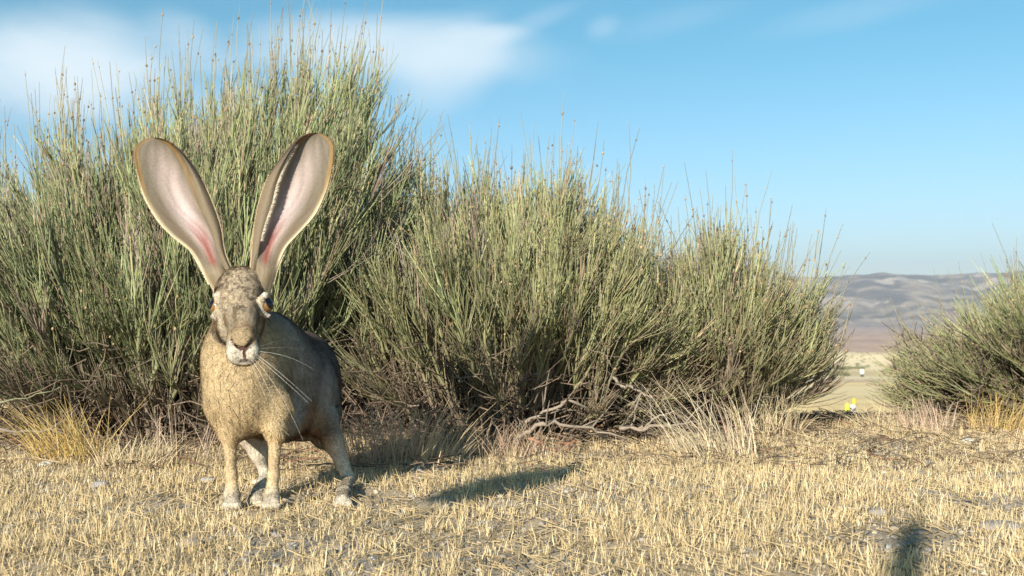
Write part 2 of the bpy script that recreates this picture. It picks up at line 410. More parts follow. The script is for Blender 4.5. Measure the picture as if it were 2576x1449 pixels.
    Wp = bez(s0, mid, e, 8); Wp[:, 1:-1] += r.normal(0, .006, (nw, 6, 3)); Wp[:, :, 2] = np.maximum(Wp[:, :, 2], .004)
    if xlim is not None:
        q_ = e[:, 0] / e[:, 1] * F + 1288; k_ = (q_ > xlim[0] + 60) & (q_ < xlim[1] - 60); Wp = Wp[k_]; nw = len(Wp)
    C = Acc(); C.add(*tubes(Wp, np.linspace(1, .35, 8)[None] * r.uniform(.004, .008, nw)[:, None], 6, np.array([.27, .21, .16]) * r.uniform(.6, 1.25, (nw, 1))))
    C.obj('woody_base', M_wood, root)
    ph = r.uniform(0, 2 * np.pi, dead); rr = np.sqrt(r.uniform(0, .92, dead)); hgt = r.uniform(0, 1, dead) ** 1.3
    c0 = np.stack([cx + ax * rr * np.cos(ph), cy + ay * rr * np.sin(ph), .005 + hgt * .17], -1)
    dv = unit(r.normal(0, 1, (dead, 3)) * np.array([1, 1, .8]) + np.array([0, 0, .5])); l_ = r.uniform(.02, .08, dead)[:, None]
    DP = np.stack([c0, c0 + dv * l_ * .5 + r.normal(0, .003, (dead, 3)), c0 + dv * l_ + r.normal(0, .008, (dead, 3))], 1)
    DP[:, :, 2] = np.maximum(DP[:, :, 2], .002)
    if xlim is not None:
        q_ = c0[:, 0] / c0[:, 1] * F + 1288; DP = DP[(q_ > xlim[0] + 40) & (q_ < xlim[1] - 230)]; dead = len(DP)
    D = Acc(); D.add(*tubes(DP, np.broadcast_to([.0014, .0011, .0007], (dead, 3)), 3, np.array([.18, .132, .095]) * r.uniform(.3, 1.5, (dead, 1))))
    D.obj('dead_twigs', M_wood, root)
    return root

sky_left = [(-900, 450), (-400, 380), (0, 385), (60, 350), (130, 300), (190, 345), (240, 335), (320, 245), (420, 215), (520, 205), (600, 165), (700, 160), (790, 155), (870, 125), (930, 155), (985, 235), (1040, 330), (1080, 430), (1200, 500)]
sky_mid = [(850, 500), (1000, 440), (1080, 430), (1180, 455), (1290, 440), (1400, 475), (1500, 490), (1600, 570), (1660, 660), (1720, 760)]
sky_right = [(1400, 680), (1600, 660), (1700, 640), (1800, 590), (1860, 620), (1940, 690), (2020, 750), (2080, 830), (2130, 930)]
sky_edge = [(2150, 1060), (2230, 1010), (2270, 950), (2340, 860), (2450, 790), (2540, 720), (2700, 640), (3200, 600), (3600, 800)]
shrub('tallest and widest green shrub, behind the hare and running out of the left edge', -.66, 2.08, .54, .50, sky_left, 1050, 48, seed=11, spikes=300, dead=4200, low=.3, base_spread=.6, green=(.225, .245, .12))
shrub('middle green shrub between the tall left one and the low open one', .01, 2.10, .42, .48, sky_mid, 800, 46, seed=12, spikes=220, dead=3600, low=.25, base_spread=.6, green=(.285, .285, .14))
shrub('low open shrub left of the gap, with the field showing through its lower right stems', .40, 2.08, .275, .34, sky_right, 400, 40, seed=13, spikes=170, dead=1300, low=.03, lean=.75, base_spread=.32, green=(.285, .285, .14), xlim=(1500, 2145))
shrub('shrub at the right edge of the view with stems slanting to the left', 1.36, 2.32, .46, .42, sky_edge, 700, 46, seed=14, spikes=90, dead=3000, low=.35, lean=.95, base_spread=.25, green=(.25, .26, .12), xlim=(2170, 9000), front_drop=.35, tilt=-.05, brown=.25)

# ------------------------------------------------------------------ blades
def blades(pos, h, wd, lean_dir, col, r, k=3, bend=.35):
    n = len(pos)
    a = r.uniform(0, np.pi, n); side = np.stack([np.cos(a), np.sin(a), np.zeros(n)], -1)
    up = np.array([0, 0, 1.0])
    tt = np.linspace(0, 1, k)
    pts = pos[:, None] + (up * h[:, None])[:, None] * tt[None, :, None] + lean_dir[:, None] * (h[:, None, None]) * (tt[None, :, None] * .6 + tt[None, :, None] ** 2 * bend)
    ww = wd[:, None] * (1 - tt ** 1.5 * .75)[None] * .5
    v = np.stack([pts - side[:, None] * ww[..., None], pts + side[:, None] * ww[..., None]], 2)
    idx = np.arange(n * k * 2).reshape(n, k, 2)
    q = np.stack([idx[:, :-1, 0], idx[:, :-1, 1], idx[:, 1:, 1], idx[:, 1:, 0]], -1).reshape(-1, 4)
    if col.ndim == 2: col = col[:, None, None]
    c = np.broadcast_to(col, (n, k, 2, 3)).reshape(-1, 3)
    return v.reshape(-1, 3), q, c

def under_shrub(x, y):
    u = 0
    for cx, cy, ax, ay in ((-.66, 2.10, .54, .46), (.01, 2.10, .42, .48), (.40, 2.08, .27, .34), (1.15, 2.35, .5, .42)):
        u = np.maximum(u, 1 - np.sqrt(((x - cx) / ax) ** 2 + ((y - cy) / ay) ** 2))
    return u
def stubble():
    r = np.random.default_rng(5)
    n = 560000
    y = .42 + 3.2 * r.uniform(0, 1, n) ** .95
    x = r.uniform(-1, 1, n) * (.68 * y + .25)
    # clumps
    cxs = np.round(x / .028 + (fbm(y * 30, x * 7, 2, 8) - .5)) * .028; k = r.uniform(0, 1, n) < .45
    x = np.where(k, cxs + r.normal(0, .005, n), x); y = np.where(k, np.round(y / .031) * .031 + vnoise(cxs * 40, y * 0, 4) * .03 + r.normal(0, .005, n), y)
    dens = fbm(x * 5, y * 5, 3, 77) * .6 + fbm(x * 17, y * 17, 2, 79) * .4
    u = under_shrub(x, y)
    thr = .42 + np.clip(.9 - y, 0, .5) * .15
    bare = np.clip(1.15 - np.hypot((x - .62) / .22, (y - 1.12) / .16), 0, 1) + np.clip(1.15 - np.hypot((x - .30) / .16, (y - .98) / .09), 0, 1) + np.clip(1.1 - np.hypot((x + .45) / .2, (y - .92) / .10), 0, 1)
    thr = thr + bare * .16
    keep = (dens > thr + r.uniform(-.14, .14, n)) & (r.uniform(0, 1, n) > np.clip(u * 7 + .35, 0, .97) * (u > -.06))
    x, y, dens = x[keep], y[keep], dens[keep]; n = len(x)
    h = r.uniform(.004, .016, n) * (.6 + dens * .9); tall = r.uniform(0, 1, n) < .06; h[tall] *= 1.6
    pos = np.stack([x, y, ground_z(x, y) - .002], -1)
    ld = r.normal(0, .28, (n, 3)); ld[:, 2] = 0
    base = np.array([.70, .54, .29]); alt = np.array([.80, .67, .43]); dk = np.array([.58, .43, .25])
    kd = r.uniform(0, 1, (n, 1)); c = np.where(kd < .55, base, np.where(kd < .8, alt, dk)) * r.uniform(.75, 1.15, (n, 1))
    A = Acc(); A.add(*blades(pos, h, r.uniform(.0006, .0013, n), ld, c, r))
    # fallen bits of straw
    m = 26000
    yy = .5 + 2.3 * r.uniform(0, 1, m); xx = r.uniform(-1, 1, m) * (.65 * yy + .2); a = r.uniform(0, np.pi, m); L = r.uniform(.006, .03, m)
    d = np.stack([np.cos(a), np.sin(a), r.uniform(-.1, .35, m)], -1); p0 = np.stack([xx, yy, ground_z(xx, yy) + .002], -1)
    TPs = np.stack([p0, p0 + d * L[:, None]], 1)
    cc = np.array([.52, .40, .23]) * r.uniform(.5, 1.25, (m, 1))
    A.add(*tubes(TPs, np.full((m, 2), .0007), 3, cc))
    o = A.obj('dry_stubble_grass', M_straw, None); tag(o, 'short dry golden stubble grass covering the foreground', 'grass', kind='stuff')
stubble()

def litter():
    r = np.random.default_rng(15); n = 26000
    x = r.uniform(-1.4, 1.7, n); y = r.uniform(1.38, 2.7, n); u = under_shrub(x, y)
    k = r.uniform(0, 1, n) < np.clip(u * 5 + .35, 0, 1); x, y = x[k], y[k]; n = len(x)
    a = r.uniform(0, np.pi, n); L = r.uniform(.01, .055, n)
    d = np.stack([np.cos(a), np.sin(a) * .7, r.uniform(-.1, .3, n)], -1); p0 = np.stack([x, y, ground_z(x, y) + r.uniform(0, .012, n)], -1)
    p2 = p0 + d * L[:, None]; p1 = (p0 + p2) / 2 + r.normal(0, .003, (n, 3))
    kd = r.uniform(0, 1, (n, 1)); c = np.where(kd < .5, np.array([.20, .14, .10]), np.where(kd < .95, np.array([.42, .32, .20]), np.array([.28, .13, .08]))) * r.uniform(.5, 1.3, (n, 1))
    A = Acc(); A.add(*tubes(np.stack([p0, p1, p2], 1), np.broadcast_to([.0011, .001, .0007], (n, 3)), 3, c))
    o = A.obj('twig_litter', M_straw, None); tag(o, 'brown litter of fallen twigs and straw under the shrubs', 'litter', kind='stuff')
    n = 26000
    y = .45 + 2.5 * r.uniform(0, 1, n); x = r.uniform(-1, 1, n) * (.66 * y + .2)
    k = fbm(x * 5, y * 5, 3, 77) < .62 + r.uniform(-.1, .1, n); x, y = x[k], y[k]; n = len(x)
    sz = .0008 + .0042 * r.uniform(0, 1, n) ** 3.2
    pos = np.stack([x, y, ground_z(x, y) + sz * .2], -1)
    kd = r.uniform(0, 1, (n, 1)); c = np.where(kd < .5, np.array([.30, .27, .24]), np.where(kd < .8, np.array([.42, .34, .25]), np.array([.40, .37, .33]))) * r.uniform(.5, 1.2, (n, 1))
    A = Acc(); A.add(*pellets(pos, sz, c, .65)); o = A.obj('gravel', M_stone, None, smooth=False); tag(o, 'fine grey and tan gravel scattered over the soil', 'gravel', kind='stuff')
litter()

# ------------------------------------------------------------------ taller dry grass tufts at the feet of the shrubs
def tuft(label, px, py, rx, ry, n, h, lean, col, seed, spread=.35):
    r = np.random.default_rng(seed)
    d0 = CAM_H * F / (py - 800); c = P(px, py, d0); gz0 = float(ground_z(c[0], c[1]))
    root_loc = (c[0], c[1], gz0)
    a = r.uniform(0, 2 * np.pi, n); q = np.sqrt(r.uniform(0, 1, n))
    x = c[0] + rx * q * np.cos(a); y = c[1] + ry * q * np.sin(a)
    pos = np.stack([x, y, ground_z(x, y) - .003], -1)
    ld = r.normal(0, spread, (n, 3)) + np.array([lean, 0, 0]) + np.stack([np.cos(a) * q * .25, np.sin(a) * q * .25, 0 * a], -1); ld[:, 2] = 0
    hh = h * r.uniform(.35, 1.05, n)
    cc = np.array(col) * r.uniform(.65, 1.2, (n, 1)) * (1 + r.normal(0, .04, (n, 3)))
    A = Acc(); A.add(*blades(pos, hh, r.uniform(.0008, .0018, n), ld, cc, r, k=5, bend=.7))
    o = A.obj('grass_tuft', M_straw, None, origin=root_loc)
    tag(o, label, 'grass tuft', 'dry grass tufts')
straw_c = (.66, .54, .34); gold = (.60, .43, .16); pinkish = (.52, .38, .26)
tuft('pale bleached grass tuft arching leftward in front of the low open shrub', 1800, 1150, .07, .05, 150, .12, -.45, (.70, .59, .41), 31, .24)
tuft('upright straw tuft right of the arching pale tuft, at the end of the low shrub', 1935, 1095, .06, .05, 260, .10, .05, straw_c, 32, .3)
tuft('golden grass tuft under the left shrub near the left edge', 190, 1165, .06, .05, 260, .095, -.4, gold, 33, .35)
tuft('small straw tuft between the golden left tuft and the hare', 330, 1180, .05, .04, 170, .055, .1, straw_c, 34, .4)
tuft('tall brown dry grass tuft just behind the hare on its right', 960, 1160, .09, .06, 320, .10, .0, pinkish, 35, .2)
tuft('slanting straw bundle leaning right, between the hare and the branch pile', 1080, 1165, .06, .05, 90, .10, .36, (.64, .50, .30), 36, .17)
tuft('low straw tuft below the middle shrub', 1270, 1150, .10, .04, 260, .06, .05, pinkish, 37, .3)
tuft('small pinkish straw tuft at the foot of the right edge shrub', 2340, 1088, .045, .03, 150, .075, -.1, (.62, .46, .33), 38, .2)
tuft('straw tuft at the foot of the right edge shrub by the picture edge', 2530, 1085, .07, .04, 180, .09, .15, gold, 39, .3)
tuft('thin straw tuft at the left tip of the right edge shrub', 2225, 1082, .05, .04, 120, .06, -.2, straw_c, 40, .4)
tuft('sparse tall straw tuft in front of the left shrub left of the hare', 440, 1160, .08, .03, 70, .10, .05, (.60, .46, .34), 41, .15)

# fallen dead branches
def branch(label, pts, r0, seed, twigs=5, col=(.27, .22, .17)):
    r = np.random.default_rng(seed)
    p = np.array([P(*q) for q in pts]); k = 14
    tt = np.linspace(0, len(p) - 1, k); q = np.stack([np.interp(tt, range(len(p)), p[:, i]) for i in range(3)], -1)
    q += r.normal(0, .0022, q.shape); q[:, 2] = np.maximum(q[:, 2], ground_z(q[:, 0], q[:, 1]) + r0 * .6)
    r0 = r0 * .78
    A = Acc(); A.add(*tubes(q[None], (np.linspace(1, .4, k) * r0 * (1 + r.normal(0, .12, k)))[None], 7, np.array([[col]]).reshape(1, 1, 3) * np.ones((1, k, 1))))
    for i in range(twigs):
        j = r.integers(2, k - 1); d = unit(q[j] - q[j - 1] + r.normal(0, .012, 3) + np.array([0, 0, .008])); L = r.uniform(.03, .07)
        tw = np.stack([q[j], q[j] + d * L * .5 + r.normal(0, .003, 3), q[j] + d * L + r.normal(0, .006, 3)])
        tw[:, 2] = np.maximum(tw[:, 2], .003)
        A.add(*tubes(tw[None], np.array([[.45, .35, .15]]) * r0, 5, np.array([[col]]).reshape(1, 1, 3) * np.ones((1, 3, 1))))
    o = A.obj('dead_branch', M_wood, None, origin=tuple(q[0])); tag(o, label, 'branch', 'pale dead branches under the shrubs')
branch('upper pale dead branch rising to the right under the middle shrub', [(1290, 1075, 1.70), (1340, 1055, 1.68), (1400, 1020, 1.66), (1440, 1010, 1.66), (1530, 1045, 1.72)], .0048, 51)
branch('lower pale dead branch lying level under the middle shrub', [(1310, 1100, 1.64), (1350, 1070, 1.62), (1400, 1068, 1.62), (1480, 1075, 1.63), (1540, 1110, 1.66)], .0050, 52)
branch('pale forked dead branch left of the arching grass tuft', [(1560, 1078, 1.70), (1610, 1080, 1.68), (1680, 1070, 1.68), (1740, 1060, 1.70)], .0050, 53)
branch('thin dead branch slanting up beside the forked branch', [(1600, 1085, 1.70), (1650, 1055, 1.68), (1700, 1030, 1.68)], .0034, 54, 2)
branch('reddish curved dead branch lowest in the pile', [(1330, 1100, 1.63), (1370, 1130, 1.60), (1420, 1135, 1.60), (1450, 1110, 1.60)], .0032, 55, 1, (.40, .17, .10))
branch('pale branch stub poking out of the low open shrub', [(1540, 955, 1.74), (1580, 975, 1.72), (1640, 1000, 1.70)], .0045, 56, 2)
branch('bare grey branch under the left shrub at the left edge', [(-60, 1070, 1.62), (50, 1085, 1.60), (140, 1080, 1.60), (220, 1130, 1.58)], .0038, 57, 3, (.20, .17, .14))
branch('long pale branch across the front of the tall left shrub', [(-20, 1015, 1.58), (60, 1000, 1.58), (150, 975, 1.6)], .0022, 58, 1, (.22, .22, .13))

# ------------------------------------------------------------------ stones
def stone(label, px, py, size, squash, col, seed):
    r = np.random.default_rng(seed)
    d0 = CAM_H * F / (py - 800); c = P(px, py, d0); z = float(ground_z(c[0], c[1]))
    nu, nv = 22, 14
    u = np.linspace(0, 2 * np.pi, nu, endpoint=False); v = np.linspace(0.02, np.pi - .02, nv)
    U, V = np.meshgrid(u, v, indexing='ij'); n = np.stack([np.sin(V) * np.cos(U), np.sin(V) * np.sin(U), np.cos(V)], -1)
    off = r.uniform(0, 50)
    rad = 1 + .35 * (fbm(n[..., 0] * 1.6 + off, n[..., 1] * 1.6 + n[..., 2] * 2, 3, seed) - .5)
    for k in range(5):
        pn = unit(r.normal(0, 1, 3)); rad = np.minimum(rad, .86 / np.maximum((n @ pn), .05))
    vv = n * rad[..., None] * size * np.array([1, .8, squash]) + np.array([c[0], c[1], z + size * squash * .35])
    idx = np.arange(nu * nv).reshape(nu, nv); a = idx; b = np.roll(idx, -1, 0)
    q = np.stack([a[:, :-1], a[:, 1:], b[:, 1:], b[:, :-1]], -1).reshape(-1, 4)
    o = mesh_obj('stone', vv.reshape(-1, 3), q, M_stone, col=np.array(col), origin=(c[0], c[1], z)); tag(o, label, 'stone', 'loose stones on the ground')
stone('pale stone between the front legs of the hare', 644, 1207, .0065, .7, (.62, .58, .50), 61)
stone('white angular stone in the grass below the right edge shrub', 2435, 1125, .011, .7, (.66, .63, .58), 62)
stone('small whitish stone right of the arching grass tuft', 1885, 1215, .006, .7, (.6, .55, .45), 63)
stone('grey stone in bare soil left of the hare', 250, 1232, .013, .5, (.30, .28, .27), 64)
stone('flat grey stone beside the long weathered stick at lower right', 2210, 1297, .011, .4, (.24, .22, .20), 65)
stone('pale stone under the left shrub beside the golden tuft', 115, 1182, .010, .6, (.62, .60, .55), 67)
stone('grey flat stone near the left front foot of the hare', 525, 1205, .012, .4, (.32, .30, .28), 68)
stone('rounded tan stone at lower left', 480, 1375, .012, .5, (.30, .24, .18), 69)
stone('grey rough rock at the lower right edge', 2520, 1325, .026, .25, (.27, .24, .21), 70)
branch('long weathered stick lying in bare soil at the lower right', [(2110, 1283, 1.125), (2160, 1279, 1.12), (2207, 1276, 1.12)], .0024, 71, 0, (.33, .29, .25))

# ------------------------------------------------------------------ far things seen through the gap
def lathe(prof, k=20):
    prof = np.array(prof, float); a = np.arange(k) * 2 * np.pi / k
    v = np.stack([prof[:, :1] * np.cos(a), prof[:, :1] * np.sin(a), np.repeat(prof[:, 1:], k, 1)], -1)
    idx = np.arange(len(prof) * k).reshape(len(prof), k); A_, B_ = idx[:-1], idx[1:]
    return v.reshape(-1, 3), np.stack([A_, np.roll(A_, -1, 1), np.roll(B_, -1, 1), B_], -1).reshape(-1, 4)
def paint(name, c, rough=.45):
    m = bpy.data.materials.new(name); m.use_nodes = True; t = m.node_tree; b = t.nodes['Principled BSDF']; b.inputs['Roughness'].default_value = rough
    tcn = N(t, 'ShaderNodeTexCoord'); nn = noise(t, tcn.outputs['Object'], 9, 4, .6)
    t.links.new(mix_col(t, math_node(t, 'MULTIPLY', nn, .35), c, tuple(x * .55 for x in c)), b.inputs['Base Color']); return m
M_yel = paint('yellow_paint', (.62, .45, .02)); M_lem = paint('lemon_plastic', (.60, .58, .04)); M_wht = paint('pale_metal', (.62, .63, .66)); M_drk = paint('dark_rubber', (.04, .04, .06))
def gap_point(px, py, d):
    p = P(px, py, d); return np.array([p[0], p[1], float(ground_z(p[0], p[1]))])
def pipeline_things():
    d = 40.0
    b = gap_point(2149, 1043, d + .5)
    root = empty('marker_post', b); tag(root, 'taller yellow marker post standing behind the pale utility pedestal', 'marker post', 'yellow marker posts')
    v, q = lathe([(.0, 0), (.085, 0), (.085, .62), (.08, .66), (.05, .69), (0, .70)]); mesh_obj('pole', v + b, q, M_yel, root)
    v, q = lathe([(.087, .10), (.092, .10), (.092, .20), (.087, .20)]); mesh_obj('band', v + b, q, M_wht, root)
    b = gap_point(2132, 1040, d - .2)
    root = empty('marker_post', b); tag(root, 'shorter lemon yellow capped post left of the pale utility pedestal', 'marker post', 'yellow marker posts')
    v, q = lathe([(.0, 0), (.07, 0), (.07, .22), (.0, .22)]); mesh_obj('pole', v + b, q, M_drk, root)
    v, q = lathe([(.075, .18), (.09, .19), (.10, .25), (.095, .45), (.07, .49), (0, .50)]); mesh_obj('cap', v + b, q, M_lem, root)
    b = gap_point(2142, 1044, d)
    root = empty('utility_pedestal', b); tag(root, 'pale rounded utility pedestal with dark vents beside the yellow posts', 'utility box')
    A = []
    prof = [(0, 0), (.20, 0), (.20, .30), (.17, .40), (.10, .455), (0, .46)]
    v, q = lathe(prof, 24); v = v * np.array([1, .75, 1]); mesh_obj('casing', v + b, q, M_wht, root)
    for dx, dz, rr in ((-.07, .30, .045), (.08, .28, .05), (.0, .23, .04), (.02, .09, .03)):
        v, q = lathe([(0, 0), (rr, 0), (rr, .02), (0, .02)], 14); v = np.stack([v[:, 0], -v[:, 2], v[:, 1]], -1) + np.array([dx, -.143, dz]); mesh_obj('vent', v + b, q, M_drk, root)
    # white tank by the bushes
    b = gap_point(2169, 943, 370)
    root = empty('storage_tank', b); tag(root, 'small white tank among the distant green bushes', 'tank')
    v, q = lathe([(0, 0), (.75, 0), (.75, 1.5), (.70, 1.62), (.2, 1.8), (0, 1.82)], 24); mesh_obj('shell', v + b + np.array([0, 0, 1.0]), q, paint('white_paint', (.82, .82, .80)), root)
    v, q = lathe([(0, 0), (.6, 0), (.6, 1.02), (0, 1.02)], 16); mesh_obj('stand', v + b, q, M_drk, root)
pipeline_things()

def far_bushes():
    r = np.random.default_rng(77)
    A = Acc()
    n = 900
    px = np.where(r.uniform(0, 1, n) < .6, r.uniform(2085, 2330, n), r.uniform(1500, 2576, n)); d = r.uniform(385, 450, n)
    c = np.stack([(px - 1288) / F * d, d], -1); sz = r.uniform(.7, 1.9, n)
    dens = vnoise(px / 60, d / 30, 5); k = (dens > .35); c, sz = c[k], sz[k]
    px = r.uniform(1500, 2576, 500); d = r.uniform(455, 640, 500)
    c = np.concatenate([c, np.stack([(px - 1288) / F * d, d], -1)]); sz = np.concatenate([sz, r.uniform(.3, .9, 500)])
    m = 90
    for i in range(len(c)):
        u = unit(r.normal(0, 1, (m, 3))); u[:, 2] = np.abs(u[:, 2]); p = np.array([c[i, 0], c[i, 1], float(ground_z(*c[i]))]) + u * sz[i] * np.array([1.2, 1.2, .85]) * r.uniform(.5, 1, (m, 1))
        e1 = unit(r.normal(0, 1, (m, 3))) * .22; e2 = unit(r.normal(0, 1, (m, 3))) * .22
        v = np.stack([p, p + e1, p + e2], 1).reshape(-1, 3); A.add(v, np.arange(m * 3).reshape(-1, 3), np.array([.13, .145, .065]) * r.uniform(.6, 1.5))
    o = A.obj('distant_scrub', M_stem, None, smooth=False); tag(o, 'far band of low olive scrub across the field', 'scrub', kind='stuff')
far_bushes()

# ------------------------------------------------------------------ unseen leaning pole, added behind the camera to cast the lower right shadow
def pole():
    te = math.tan(EL); s = 2.5
    B = np.array([.455, 1.11]); Apt = np.array([.375, .93])
    T = np.array([B[0] - math.sin(AZ) * s, B[1] - math.cos(AZ) * s, s * te])
    G = B + (Apt - B) * 6.6; b = np.array([G[0], G[1], -.02])
    k = 10; tt = np.linspace(0, 1, k)[:, None]; q = b + (T - b) * tt
    rr = np.interp(tt[:, 0], [0, .93, 1], [.016, .014, .002])
    A = Acc(); A.add(*tubes(q[None], rr[None], 12, np.full((1, k, 3), .3) * np.array([1.1, .95, .8])))
    o = A.obj('shadow_stake', M_wood, None, origin=tuple(b)); tag(o, 'weathered leaning stake behind the camera, added to cast the shadow at lower right', 'stake')
pole()
def marker():  # unseen paddle on a rod, added only to cast the shadow beside the hare
    te = math.tan(EL); dx, dy = math.sin(AZ), math.cos(AZ)
    P1, P2 = np.array([-.085, 1.17]), np.array([.105, 1.44]); s1, s2 = 1.45, 1.78
    lo3 = np.array([P1[0] - dx * s1, P1[1] - dy * s1, s1 * te]); hi3 = np.array([P2[0] - dx * s2, P2[1] - dy * s2, s2 * te])
    loc = np.array([lo3[0], lo3[1], 0.0]) - (hi3 - lo3) * np.array([1, 1, 0]) * .3
    root = empty('shadow_paddle', loc); tag(root, 'unseen thin rod with dark paddle plate, added to cast the shadow right of the hare', 'shadow caster')
    k = 14; tt = np.linspace(0, 1, k)[:, None]; c = lo3 + (hi3 - lo3) * tt; side = unit(np.array([dy, -dx, 0.0])); nrm = unit(np.cross(hi3 - lo3, side))
    hw = np.interp(tt[:, 0], [0, .03, .3, .6, .85, 1], [.018, .028, .044, .046, .032, .010])[:, None]
    v = np.concatenate([c - side * hw + nrm * .002, c + side * hw + nrm * .002, c + side * hw - nrm * .002, c - side * hw - nrm * .002])
    i = np.arange(k - 1); q = np.concatenate([np.stack([i + a * k, i + b * k, i + 1 + b * k, i + 1 + a * k], -1) for a, b in ((0, 1), (1, 2), (2, 3), (3, 0))])
    q = np.concatenate([q, [[0, k, 2 * k, 3 * k], [k - 1, 4 * k - 1, 3 * k - 1, 2 * k - 1]]])
    mesh_obj('plate', v, q, M_drk, root, smooth=False)
    a = np.stack([loc, lo3 * .5 + loc * .5, lo3 + (hi3 - lo3) * .3])[None]; v, q, c_ = tubes(a, np.full((1, 3), .0022), 8); mesh_obj('rod', v, q, M_wht, root)
marker()
def haze():
    lo = np.array([-16000, -15600, -130.0]); hi = np.array([18000, 15500, 900.0])
    v = np.array([[x, y, z] for x in (lo[0], hi[0]) for y in (lo[1], hi[1]) for z in (lo[2], hi[2])])
    f = np.array([[0, 1, 3, 2], [4, 6, 7, 5], [0, 4, 5, 1], [2, 3, 7, 6], [0, 2, 6, 4], [1, 5, 7, 3]])
    m = bpy.data.materials.new('haze'); m.use_nodes = True; t = m.node_tree; t.nodes.clear()
    pv = N(t, 'ShaderNodeVolumePrincipled'); pv.inputs['Color'].default_value = (.80, .88, 1.0, 1); pv.inputs['Density'].default_value = 7.5e-5; pv.inputs['Anisotropy'].default_value = .2
    out = N(t, 'ShaderNodeOutputMaterial'); t.links.new(pv.outputs[0], out.inputs['Volume'])
    o = mesh_obj('haze', v, f, m, smooth=False); tag(o, 'thin pale haze that fades the far mountains', 'haze', kind='stuff')
haze()
